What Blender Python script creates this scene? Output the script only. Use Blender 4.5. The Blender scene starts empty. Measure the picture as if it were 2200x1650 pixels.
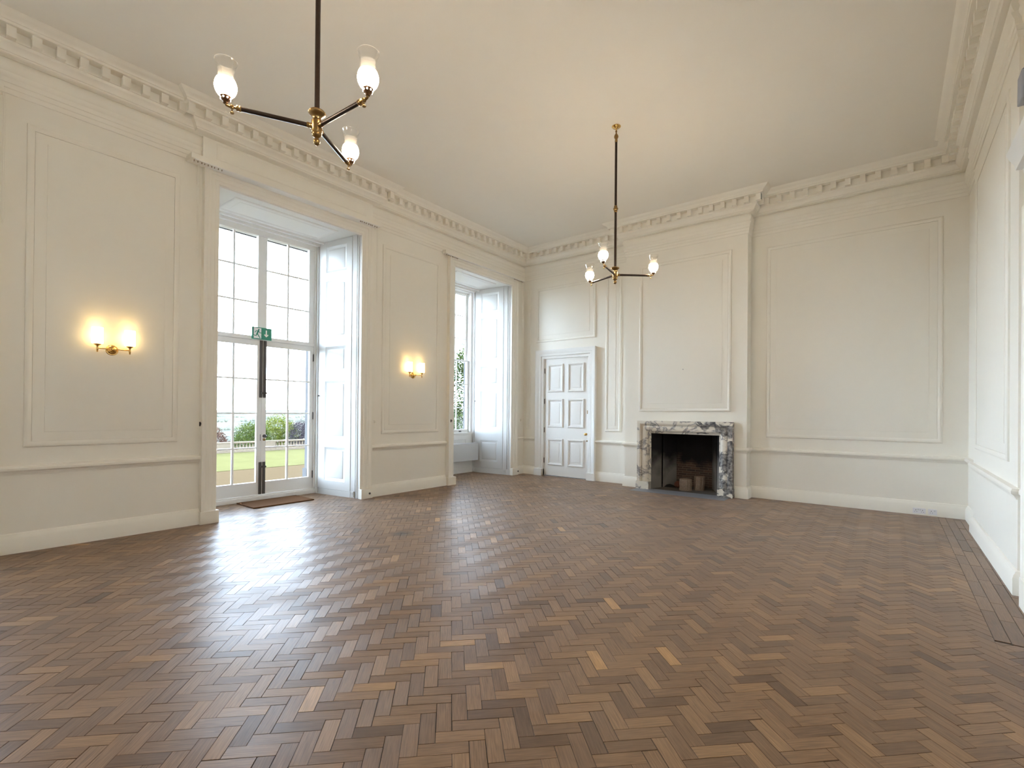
import bpy, bmesh, math, random
from mathutils import Vector, Matrix
random.seed(11)
SC = bpy.context.scene
COL = SC.collection

# ------------------------------------------------------------------ camera
F_PX, CY_PX = 1047.43, 880.307
yaw, pitch, roll = (math.radians(a) for a in (37.8524, 0.25397, 0.51367))
fw = Vector((-math.sin(yaw)*math.cos(pitch), math.cos(yaw)*math.cos(pitch), math.sin(pitch)))
r0 = Vector((math.cos(yaw), math.sin(yaw), 0)); u0 = r0.cross(fw)
cr, sr = math.cos(roll), math.sin(roll)
rgt = cr*r0 + sr*u0; up = -sr*r0 + cr*u0
cam_d = bpy.data.cameras.new('camera'); cam = bpy.data.objects.new('camera', cam_d); COL.objects.link(cam)
m = Matrix((rgt, up, -fw)).transposed().to_4x4(); m.translation = Vector((0, 0, 1.5))
cam.matrix_world = m
cam_d.sensor_fit = 'HORIZONTAL'; cam_d.sensor_width = 36.0
cam_d.lens = F_PX/2200*36; cam_d.shift_y = (CY_PX-825)/2200
cam_d.clip_start = 0.05; cam_d.clip_end = 12000
SC.camera = cam

# ------------------------------------------------------------------ sky, sun, exposure
SKY = 37.5
wd = bpy.data.worlds.new('sky'); SC.world = wd; wd.use_nodes = True
nt = wd.node_tree; nt.nodes.clear()
wo = nt.nodes.new('ShaderNodeOutputWorld'); bg = nt.nodes.new('ShaderNodeBackground')
tc = nt.nodes.new('ShaderNodeTexCoord'); sx = nt.nodes.new('ShaderNodeSeparateXYZ'); rp = nt.nodes.new('ShaderNodeValToRGB')
rp.color_ramp.elements[0].position = 0.0; rp.color_ramp.elements[0].color = (0.70, 0.84, 1.0, 1)
rp.color_ramp.elements[1].position = 0.9; rp.color_ramp.elements[1].color = (0.08, 0.11, 0.15, 1)
for p_, c_ in ((0.26, (0.60, 0.735, 0.92, 1)), (0.5, (0.185, 0.245, 0.33, 1))):
    q_ = rp.color_ramp.elements.new(p_); q_.color = c_
nt.links.new(tc.outputs['Generated'], sx.inputs[0]); nt.links.new(sx.outputs['Z'], rp.inputs[0])
nt.links.new(rp.outputs[0], bg.inputs[0]); nt.links.new(bg.outputs[0], wo.inputs[0])
bg.inputs[1].default_value = SKY
sun_d = bpy.data.lights.new('sun', 'SUN'); sun_d.energy = 2.0; sun_d.angle = math.radians(3); sun_d.color = (1, 0.93, 0.8)
sun = bpy.data.objects.new('sun', sun_d); COL.objects.link(sun)
sun.rotation_euler = Vector((-0.55, -0.45, -0.9)).to_track_quat('-Z', 'Y').to_euler()
LAMP = 112.0      # radiance of the chandeliers' glowing shades
SCONCE = 6.5    # radiance of the sconces' glowing shades
vs = SC.view_settings
vs.view_transform = 'Standard'; vs.look = 'None'; vs.gamma = 1.0; vs.use_curve_mapping = False
vs.exposure = 0.0
SC.display_settings.display_device = 'sRGB'
SC.cycles.use_denoising = True
SC.cycles.max_bounces = 12; SC.cycles.diffuse_bounces = 6; SC.cycles.transparent_max_bounces = 24
SC.cycles.sample_clamp_indirect = 20.0

# ------------------------------------------------------------------ room numbers (metres)
W, F, R, RB, NB, CE = -7.126, 9.626, 0.889, 0.845, -1.95, 5.37
BR = 0.27; BX0, BX1 = -4.32, -2.01          # chimney breast
XB = -8.24                                  # back of the window bays
DC, WC, VC = 3.84, 8.1525, -0.475           # bay centres: french door, far window, near window
HEAD = 4.515

# ------------------------------------------------------------------ materials
def mat(name):
    m = bpy.data.materials.new(name); m.use_nodes = True
    n = m.node_tree.nodes; b = n.get('Principled BSDF')
    return m, n, m.node_tree.links, b
def simple(name, col, rough=0.5, metal=0.0, bump=0.0, scale=40.0, var=0.0, spec=0.5, coat=0.0):
    m, n, l, b = mat(name)
    b.inputs['Base Color'].default_value = (*col, 1); b.inputs['Roughness'].default_value = rough
    b.inputs['Metallic'].default_value = metal; b.inputs['Specular IOR Level'].default_value = spec
    b.inputs['Coat Weight'].default_value = coat
    t = n.new('ShaderNodeTexCoord'); no = n.new('ShaderNodeTexNoise'); no.inputs['Scale'].default_value = scale
    no.inputs['Detail'].default_value = 4
    l.new(t.outputs['Object'], no.inputs['Vector'])
    if var > 0:
        mx = n.new('ShaderNodeMixRGB'); mx.inputs[1].default_value = (*[c*(1-var) for c in col], 1)
        mx.inputs[2].default_value = (*[min(1, c*(1+var)) for c in col], 1)
        l.new(no.outputs['Fac'], mx.inputs[0]); l.new(mx.outputs[0], b.inputs['Base Color'])
    if bump > 0:
        bp = n.new('ShaderNodeBump'); bp.inputs['Strength'].default_value = bump; bp.inputs['Distance'].default_value = 0.004
        l.new(no.outputs['Fac'], bp.inputs['Height']); l.new(bp.outputs[0], b.inputs['Normal'])
    return m
PAINT = simple('cream_paint', (0.865, 0.83, 0.75), 0.42, bump=0.06, scale=9, var=0.012)
WHITE = simple('white_gloss_paint', (0.83, 0.815, 0.78), 0.30, bump=0.04, scale=12, var=0.01)
BAYDIM = simple('bay_white_dimmed', (0.63, 0.615, 0.59), 0.32, bump=0.04, scale=12, var=0.01)  # the white paint, darkened in colour to offset strong daylight in the bays
CEIL = simple('ceiling_paint', (0.855, 0.82, 0.75), 0.7, bump=0.05, scale=5, var=0.012)
BRASS = simple('aged_brass', (0.30, 0.19, 0.075), 0.28, 1.0, var=0.25, scale=60)
GOLD = simple('polished_brass', (0.72, 0.48, 0.18), 0.15, 1.0, var=0.1, scale=60)
COPPER = simple('bronze', (0.13, 0.065, 0.032), 0.35, 1.0, var=0.3, scale=80)
BRONZE = simple('dark_bronze', (0.035, 0.022, 0.016), 0.35, 0.6, var=0.3, scale=50)
IRON = simple('blackened_iron', (0.085, 0.078, 0.074), 0.45, 0.5, bump=0.1, scale=90, var=0.3)
DARK = simple('dark_gap', (0.02, 0.016, 0.013), 0.9)
GREY = simple('grey_enamel', (0.62, 0.63, 0.64), 0.45, var=0.02, scale=6)
PLASTIC = simple('white_plastic', (0.80, 0.79, 0.82), 0.35)
SENSOR = simple('grey_plastic', (0.34, 0.36, 0.42), 0.45)
GREEN = simple('sign_green', (0.012, 0.26, 0.17), 0.35)
SIGNW = simple('sign_white', (0.86, 0.87, 0.85), 0.4)
SLATE = simple('hearth_slate', (0.20, 0.21, 0.235), 0.4, bump=0.15, scale=25, var=0.2)
STONE = simple('facade_stone', (0.10, 0.095, 0.095), 0.85, bump=0.4, scale=14, var=0.2, spec=0.1)
PALE_STONE = simple('balustrade_stone', (0.24, 0.185, 0.135), 0.9, bump=0.4, scale=6, var=0.3, spec=0.0)
GRAVEL = simple('gravel', (0.120, 0.080, 0.044), 0.95, bump=0.6, scale=22, var=0.3, spec=0.0)
LAWN = simple('lawn_grass', (0.140, 0.124, 0.050), 0.9, bump=0.3, scale=0.9, var=0.2, spec=0.0)
BARK = simple('bark', (0.24, 0.175, 0.13), 0.9, bump=1.0, scale=50, var=0.5)
LOGEND = simple('cut_wood', (0.30, 0.21, 0.14), 0.85, bump=0.3, scale=60, var=0.25)
TRUNK = simple('tree_bark', (0.10, 0.08, 0.055), 0.9, bump=0.8, scale=8, var=0.3)
SOOT = simple('soot', (0.016, 0.015, 0.017), 0.95, bump=0.4, scale=30, var=0.4)
TERRA = simple('broken_brick', (0.13, 0.045, 0.028), 0.9, bump=0.5, scale=40, var=0.3)

def coir():
    m, n, l, b = mat('coir_mat')
    t = n.new('ShaderNodeTexCoord'); no = n.new('ShaderNodeTexNoise'); no.inputs['Scale'].default_value = 220; no.inputs['Detail'].default_value = 6
    r = n.new('ShaderNodeValToRGB'); r.color_ramp.elements[0].color = (0.075, 0.035, 0.017, 1); r.color_ramp.elements[1].color = (0.27, 0.135, 0.065, 1)
    r.color_ramp.elements[0].position = 0.3; r.color_ramp.elements[1].position = 0.7
    bp = n.new('ShaderNodeBump'); bp.inputs['Strength'].default_value = 0.9; bp.inputs['Distance'].default_value = 0.006
    l.new(t.outputs['Object'], no.inputs['Vector']); l.new(no.outputs['Fac'], r.inputs[0]); l.new(r.outputs[0], b.inputs['Base Color'])
    l.new(no.outputs['Fac'], bp.inputs['Height']); l.new(bp.outputs[0], b.inputs['Normal']); b.inputs['Roughness'].default_value = 1.0
    b.inputs['Specular IOR Level'].default_value = 0.1
    return m
COIR = coir()

def glass_mat(name, refl=1.0, tint=(1, 1, 1)):
    m, n, l, b = mat(name); n.remove(b)
    o = n['Material Output']; tr = n.new('ShaderNodeBsdfTransparent'); gl = n.new('ShaderNodeBsdfGlossy'); fr = n.new('ShaderNodeLayerWeight'); mx = n.new('ShaderNodeMixShader')
    fr.inputs['Blend'].default_value = 0.5
    pw = n.new('ShaderNodeMath'); pw.operation = 'POWER'; pw.inputs[1].default_value = 5.0
    sc_ = n.new('ShaderNodeMath'); sc_.operation = 'MULTIPLY_ADD'; sc_.inputs[1].default_value = 0.96; sc_.inputs[2].default_value = 0.035
    l.new(fr.outputs['Facing'], pw.inputs[0]); l.new(pw.outputs[0], sc_.inputs[0])
    tr.inputs[0].default_value = (*tint, 1); gl.inputs['Roughness'].default_value = 0.02
    l.new(sc_.outputs[0], mx.inputs[0]); l.new(tr.outputs[0], mx.inputs[1]); l.new(gl.outputs[0], mx.inputs[2]); l.new(mx.outputs[0], o.inputs[0])
    return m
GLASS = glass_mat('window_glass', tint=(0.97, 0.985, 0.98))
def clear_glass():
    m, n, l, b = mat('clear_lamp_glass'); n.remove(b)
    o = n['Material Output']; tr = n.new('ShaderNodeBsdfTransparent'); gl = n.new('ShaderNodeBsdfGlossy'); lw = n.new('ShaderNodeLayerWeight'); mx = n.new('ShaderNodeMixShader')
    lw.inputs['Blend'].default_value = 0.25; gl.inputs['Roughness'].default_value = 0.05
    tr.inputs[0].default_value = (1.0, 0.995, 0.985, 1)
    l.new(lw.outputs['Facing'], mx.inputs[0]); l.new(tr.outputs[0], mx.inputs[1]); l.new(gl.outputs[0], mx.inputs[2]); l.new(mx.outputs[0], o.inputs[0])
    return m
CLEAR = clear_glass()
def frosted(name, FR):
    m, n, l, b = mat(name); n.remove(b)
    o = n['Material Output']; tr = n.new('ShaderNodeBsdfTransparent'); tl = n.new('ShaderNodeBsdfTranslucent'); df = n.new('ShaderNodeBsdfDiffuse')
    a = n.new('ShaderNodeMixShader'); c = n.new('ShaderNodeMixShader')
    tl.inputs[0].default_value = (0.95, 0.9, 0.82, 1); df.inputs[0].default_value = (0.9, 0.87, 0.82, 1)
    a.inputs[0].default_value = 0.3; c.inputs[0].default_value = FR
    l.new(tl.outputs[0], a.inputs[1]); l.new(df.outputs[0], a.inputs[2]); l.new(tr.outputs[0], c.inputs[1]); l.new(a.outputs[0], c.inputs[2]); l.new(c.outputs[0], o.inputs[0])
    return m
FROST = frosted('frosted_lamp_glass', 0.020); LIP = frosted('ground_glass_lip', 0.10)
def emit(name, col, s):
    m, n, l, b = mat(name)
    b.inputs['Base Color'].default_value = (0.9, 0.87, 0.8, 1); b.inputs['Roughness'].default_value = 0.3
    b.inputs['Emission Color'].default_value = (*col, 1); b.inputs['Emission Strength'].default_value = s
    return m
GLOW = emit('glowing_frosted_glass', (1.0, 0.83, 0.63), LAMP)
OPAL = emit('glowing_opal_glass', (1.0, 0.70, 0.27), SCONCE)
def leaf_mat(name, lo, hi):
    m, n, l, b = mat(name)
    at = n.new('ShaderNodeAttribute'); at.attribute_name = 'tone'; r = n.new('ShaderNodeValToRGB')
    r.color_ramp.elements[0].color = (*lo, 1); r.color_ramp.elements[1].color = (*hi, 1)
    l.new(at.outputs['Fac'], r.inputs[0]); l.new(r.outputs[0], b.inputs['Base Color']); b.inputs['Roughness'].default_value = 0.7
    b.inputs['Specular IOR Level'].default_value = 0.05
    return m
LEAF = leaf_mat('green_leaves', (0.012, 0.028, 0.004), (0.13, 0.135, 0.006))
LEAF2 = leaf_mat('mixed_green_leaves', (0.010, 0.025, 0.006), (0.075, 0.095, 0.010))
PURPLE = leaf_mat('copper_beech_leaves', (0.012, 0.008, 0.014), (0.04, 0.025, 0.034))
RED = leaf_mat('russet_leaves', (0.03, 0.012, 0.008), (0.12, 0.055, 0.035))

STAIN = (-4.728, 3.895, 0)      # an old dark burn mark in the blocks
def floor_mat(name, border=False):
    m, n, l, b = mat(name)
    at = n.new('ShaderNodeAttribute'); at.attribute_name = 'tone'
    uv = n.new('ShaderNodeUVMap'); uv.uv_map = 'grain'
    mp = n.new('ShaderNodeMapping'); mp.inputs['Scale'].default_value = (7.0, 170.0, 1)
    n1 = n.new('ShaderNodeTexNoise'); n1.inputs['Scale'].default_value = 1.0; n1.inputs['Detail'].default_value = 5; n1.inputs['Distortion'].default_value = 0.6
    l.new(uv.outputs[0], mp.inputs[0]); l.new(mp.outputs[0], n1.inputs['Vector'])
    r = n.new('ShaderNodeValToRGB'); e = r.color_ramp.elements
    e[0].position = 0.0; e[0].color = (0.090, 0.048, 0.026, 1); e[1].position = 1.0; e[1].color = (0.44, 0.245, 0.10, 1)
    for p, c in ((0.3, (0.166, 0.092, 0.049, 1)), (0.6, (0.235, 0.132, 0.067, 1)), (0.85, (0.32, 0.18, 0.085, 1))):
        q = e.new(p); q.color = c
    l.new(at.outputs['Fac'], r.inputs[0])
    gm = n.new('ShaderNodeMapRange'); gm.inputs[1].default_value = 0.25; gm.inputs[2].default_value = 0.75; gm.inputs[3].default_value = 0.62; gm.inputs[4].default_value = 1.3
    l.new(n1.outputs['Fac'], gm.inputs[0])
    mu = n.new('ShaderNodeMixRGB'); mu.blend_type = 'MULTIPLY'; mu.inputs[0].default_value = 1.0
    l.new(r.outputs[0], mu.inputs[1]); l.new(gm.outputs[0], mu.inputs[2])
    # worn, dusty patches over many blocks
    t = n.new('ShaderNodeTexCoord'); n2 = n.new('ShaderNodeTexNoise'); n2.inputs['Scale'].default_value = 1.1; n2.inputs['Detail'].default_value = 6; n2.inputs['Roughness'].default_value = 0.6
    l.new(t.outputs['Object'], n2.inputs['Vector'])
    wr = n.new('ShaderNodeMapRange'); wr.inputs[1].default_value = 0.42; wr.inputs[2].default_value = 0.72; wr.inputs[3].default_value = 0.0; wr.inputs[4].default_value = 0.28
    l.new(n2.outputs['Fac'], wr.inputs[0])
    mw = n.new('ShaderNodeMixRGB'); mw.inputs[2].default_value = (0.285, 0.192, 0.122, 1)
    l.new(wr.outputs[0], mw.inputs[0]); l.new(mu.outputs[0], mw.inputs[1]); l.new(mw.outputs[0], b.inputs['Base Color'])
    vd = n.new('ShaderNodeVectorMath'); vd.operation = 'DISTANCE'; vd.inputs[1].default_value = STAIN; l.new(t.outputs['Object'], vd.inputs[0])
    n4 = n.new('ShaderNodeTexNoise'); n4.inputs['Scale'].default_value = 14; n4.inputs['Detail'].default_value = 5; l.new(t.outputs['Object'], n4.inputs['Vector'])
    sa = n.new('ShaderNodeMath'); sa.operation = 'MULTIPLY_ADD'; sa.inputs[1].default_value = 0.16; l.new(n4.outputs['Fac'], sa.inputs[0]); l.new(vd.outputs['Value'], sa.inputs[2])
    sm_ = n.new('ShaderNodeMapRange'); sm_.inputs[1].default_value = 0.11; sm_.inputs[2].default_value = 0.24; sm_.inputs[3].default_value = 0.75; sm_.inputs[4].default_value = 0.0; l.new(sa.outputs[0], sm_.inputs[0])
    ms_ = n.new('ShaderNodeMixRGB'); ms_.inputs[2].default_value = (0.035, 0.03, 0.032, 1); l.new(sm_.outputs[0], ms_.inputs[0]); l.new(mw.outputs[0], ms_.inputs[1]); l.new(ms_.outputs[0], b.inputs['Base Color'])
    rr = n.new('ShaderNodeMapRange'); rr.inputs[1].default_value = 0.3; rr.inputs[2].default_value = 0.7; rr.inputs[3].default_value = 0.35; rr.inputs[4].default_value = 0.52
    l.new(n2.outputs['Fac'], rr.inputs[0]); l.new(rr.outputs[0], b.inputs['Roughness'])
    b.inputs['Specular IOR Level'].default_value = 0.17; b.inputs['Specular Tint'].default_value = (1.0, 0.87, 0.77, 1)
    b.inputs['Anisotropic'].default_value = 0.35; b.inputs['Anisotropic Rotation'].default_value = 0.25
    tg = n.new('ShaderNodeTangent'); tg.direction_type = 'UV_MAP'; tg.uv_map = 'grain'; l.new(tg.outputs[0], b.inputs['Tangent'])
    b.inputs['Sheen Weight'].default_value = 0.16; b.inputs['Sheen Roughness'].default_value = 0.35; b.inputs['Sheen Tint'].default_value = (1.0, 0.9, 0.82, 1)
    bp = n.new('ShaderNodeBump'); bp.inputs['Strength'].default_value = 0.22; bp.inputs['Distance'].default_value = 0.0015
    l.new(n1.outputs['Fac'], bp.inputs['Height']); l.new(bp.outputs[0], b.inputs['Normal'])
    return m
OAK = floor_mat('oak_blocks')

def marble_mat():
    m, n, l, b = mat('veined_marble')
    t = n.new('ShaderNodeTexCoord'); n1 = n.new('ShaderNodeTexNoise'); n1.inputs['Scale'].default_value = 2.0; n1.inputs['Detail'].default_value = 7; n1.inputs['Roughness'].default_value = 0.6; n1.inputs['Distortion'].default_value = 1.2
    l.new(t.outputs['Object'], n1.inputs['Vector'])
    a = n.new('ShaderNodeMath'); a.operation = 'SUBTRACT'; a.inputs[1].default_value = 0.5; l.new(n1.outputs['Fac'], a.inputs[0])
    ab = n.new('ShaderNodeMath'); ab.operation = 'ABSOLUTE'; l.new(a.outputs[0], ab.inputs[0])
    r = n.new('ShaderNodeValToRGB'); e = r.color_ramp.elements
    e[0].position = 0.0; e[0].color = (0.20, 0.195, 0.20, 1); e[1].position = 0.035; e[1].color = (0.74, 0.69, 0.60, 1)
    q = e.new(0.012); q.color = (0.46, 0.43, 0.40, 1)
    l.new(ab.outputs[0], r.inputs[0])
    # heavy grey clouds, strongest in one end of the slab
    n2 = n.new('ShaderNodeTexNoise'); n2.inputs['Scale'].default_value = 3.2; n2.inputs['Detail'].default_value = 7; n2.inputs['Distortion'].default_value = 1.2
    l.new(t.outputs['Object'], n2.inputs['Vector'])
    sp = n.new('ShaderNodeSeparateXYZ'); l.new(t.outputs['Object'], sp.inputs[0])
    mr = n.new('ShaderNodeMapRange'); mr.inputs[1].default_value = -0.5; mr.inputs[2].default_value = 0.9; mr.inputs[3].default_value = -0.18; mr.inputs[4].default_value = 0.15
    l.new(sp.outputs['X'], mr.inputs[0])
    ad = n.new('ShaderNodeMath'); l.new(n2.outputs['Fac'], ad.inputs[0]); l.new(mr.outputs[0], ad.inputs[1])
    r2 = n.new('ShaderNodeValToRGB'); r2.color_ramp.elements[0].position = 0.535; r2.color_ramp.elements[0].color = (0, 0, 0, 1); r2.color_ramp.elements[1].position = 0.565; r2.color_ramp.elements[1].color = (1, 1, 1, 1)
    l.new(ad.outputs[0], r2.inputs[0])
    n3 = n.new('ShaderNodeTexNoise'); n3.inputs['Scale'].default_value = 18; n3.inputs['Detail'].default_value = 6; l.new(t.outputs['Object'], n3.inputs['Vector'])
    g = n.new('ShaderNodeValToRGB'); g.color_ramp.elements[0].position = 0.35; g.color_ramp.elements[0].color = (0.07, 0.07, 0.075, 1); g.color_ramp.elements[1].position = 0.68; g.color_ramp.elements[1].color = (0.38, 0.36, 0.34, 1)
    l.new(n3.outputs['Fac'], g.inputs[0])
    mx = n.new('ShaderNodeMixRGB'); l.new(r2.outputs[0], mx.inputs[0]); l.new(r.outputs[0], mx.inputs[1]); l.new(g.outputs[0], mx.inputs[2])
    l.new(mx.outputs[0], b.inputs['Base Color']); b.inputs['Roughness'].default_value = 0.25
    return m
MARBLE = marble_mat()

def firebrick_mat():
    m, n, l, b = mat('sooty_brick')
    t = n.new('ShaderNodeTexCoord'); mp = n.new('ShaderNodeMapping'); mp.inputs['Rotation'].default_value = (math.radians(90), 0, 0)
    l.new(t.outputs['Object'], mp.inputs[0])
    br = n.new('ShaderNodeTexBrick'); br.inputs['Scale'].default_value = 1.0; br.inputs['Brick Width'].default_value = 0.17; br.inputs['Row Height'].default_value = 0.045
    br.inputs['Mortar Size'].default_value = 0.005
    br.inputs['Color1'].default_value = (0.11, 0.06, 0.043, 1); br.inputs['Color2'].default_value = (0.05, 0.03, 0.025, 1); br.inputs['Mortar'].default_value = (0.16, 0.13, 0.09, 1)
    l.new(mp.outputs[0], br.inputs['Vector'])
    no = n.new('ShaderNodeTexNoise'); no.inputs['Scale'].default_value = 5; no.inputs['Detail'].default_value = 5; l.new(t.outputs['Object'], no.inputs['Vector'])
    sp = n.new('ShaderNodeSeparateXYZ'); l.new(t.outputs['Object'], sp.inputs[0])
    mr = n.new('ShaderNodeMapRange'); mr.inputs[1].default_value = 0.25; mr.inputs[2].default_value = 0.85; mr.inputs[3].default_value = -0.35; mr.inputs[4].default_value = 0.6
    l.new(sp.outputs['Z'], mr.inputs[0])
    ad = n.new('ShaderNodeMath'); l.new(no.outputs['Fac'], ad.inputs[0]); l.new(mr.outputs[0], ad.inputs[1])
    r = n.new('ShaderNodeValToRGB'); r.color_ramp.elements[0].position = 0.38; r.color_ramp.elements[1].position = 0.68
    l.new(ad.outputs[0], r.inputs[0])
    mx = n.new('ShaderNodeMixRGB'); mx.inputs[2].default_value = (0.012, 0.011, 0.012, 1)
    l.new(r.outputs[0], mx.inputs[0]); l.new(br.outputs['Color'], mx.inputs[1]); l.new(mx.outputs[0], b.inputs['Base Color'])
    bp = n.new('ShaderNodeBump'); bp.inputs['Strength'].default_value = 0.6; bp.inputs['Distance'].default_value = 0.01
    inv = n.new('ShaderNodeMath'); inv.operation = 'SUBTRACT'; inv.inputs[0].default_value = 1.0
    l.new(br.outputs['Fac'], inv.inputs[1]); l.new(inv.outputs[0], bp.inputs['Height']); l.new(bp.outputs[0], b.inputs['Normal']); b.inputs['Roughness'].default_value = 0.95
    return m
FIREBRICK = firebrick_mat()
def cheek_mat():
    m, n, l, b = mat('sooty_render')
    t = n.new('ShaderNodeTexCoord'); no = n.new('ShaderNodeTexNoise'); no.inputs['Scale'].default_value = 3; no.inputs['Detail'].default_value = 6; l.new(t.outputs['Object'], no.inputs['Vector'])
    sp = n.new('ShaderNodeSeparateXYZ'); l.new(t.outputs['Object'], sp.inputs[0])
    mr = n.new('ShaderNodeMapRange'); mr.inputs[1].default_value = 0.2; mr.inputs[2].default_value = 0.95; mr.inputs[3].default_value = -0.25; mr.inputs[4].default_value = 0.55
    l.new(sp.outputs['Z'], mr.inputs[0])
    ad = n.new('ShaderNodeMath'); l.new(no.outputs['Fac'], ad.inputs[0]); l.new(mr.outputs[0], ad.inputs[1])
    r = n.new('ShaderNodeValToRGB'); r.color_ramp.elements[0].position = 0.3; r.color_ramp.elements[0].color = (0.25, 0.225, 0.20, 1); r.color_ramp.elements[1].position = 0.85; r.color_ramp.elements[1].color = (0.012, 0.012, 0.014, 1)
    l.new(ad.outputs[0], r.inputs[0]); l.new(r.outputs[0], b.inputs['Base Color']); b.inputs['Roughness'].default_value = 0.95
    return m
CHEEK = cheek_mat()
def terrain_mat():  # distance haze is painted into these pale field colours
    m, n, l, b = mat('haze_tinted_fields')
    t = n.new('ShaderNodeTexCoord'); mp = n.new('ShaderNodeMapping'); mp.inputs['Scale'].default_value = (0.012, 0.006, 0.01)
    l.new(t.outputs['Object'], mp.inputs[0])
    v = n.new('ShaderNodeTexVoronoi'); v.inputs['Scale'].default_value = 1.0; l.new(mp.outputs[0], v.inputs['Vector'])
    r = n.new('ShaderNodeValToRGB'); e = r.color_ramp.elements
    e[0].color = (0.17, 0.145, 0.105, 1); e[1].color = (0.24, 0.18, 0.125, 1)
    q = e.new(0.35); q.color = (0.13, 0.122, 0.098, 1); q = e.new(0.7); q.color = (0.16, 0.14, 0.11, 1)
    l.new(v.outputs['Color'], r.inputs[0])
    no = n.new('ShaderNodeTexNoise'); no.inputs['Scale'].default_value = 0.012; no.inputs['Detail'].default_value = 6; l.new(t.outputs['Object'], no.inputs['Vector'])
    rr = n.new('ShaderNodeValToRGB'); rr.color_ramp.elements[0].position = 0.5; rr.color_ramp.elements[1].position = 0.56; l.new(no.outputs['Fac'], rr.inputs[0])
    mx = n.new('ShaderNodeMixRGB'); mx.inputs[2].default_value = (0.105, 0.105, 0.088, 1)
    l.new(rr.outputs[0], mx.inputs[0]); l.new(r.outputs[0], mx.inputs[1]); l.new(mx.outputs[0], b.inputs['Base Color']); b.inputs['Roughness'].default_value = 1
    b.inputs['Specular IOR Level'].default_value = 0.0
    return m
TERRAIN = terrain_mat()

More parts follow.
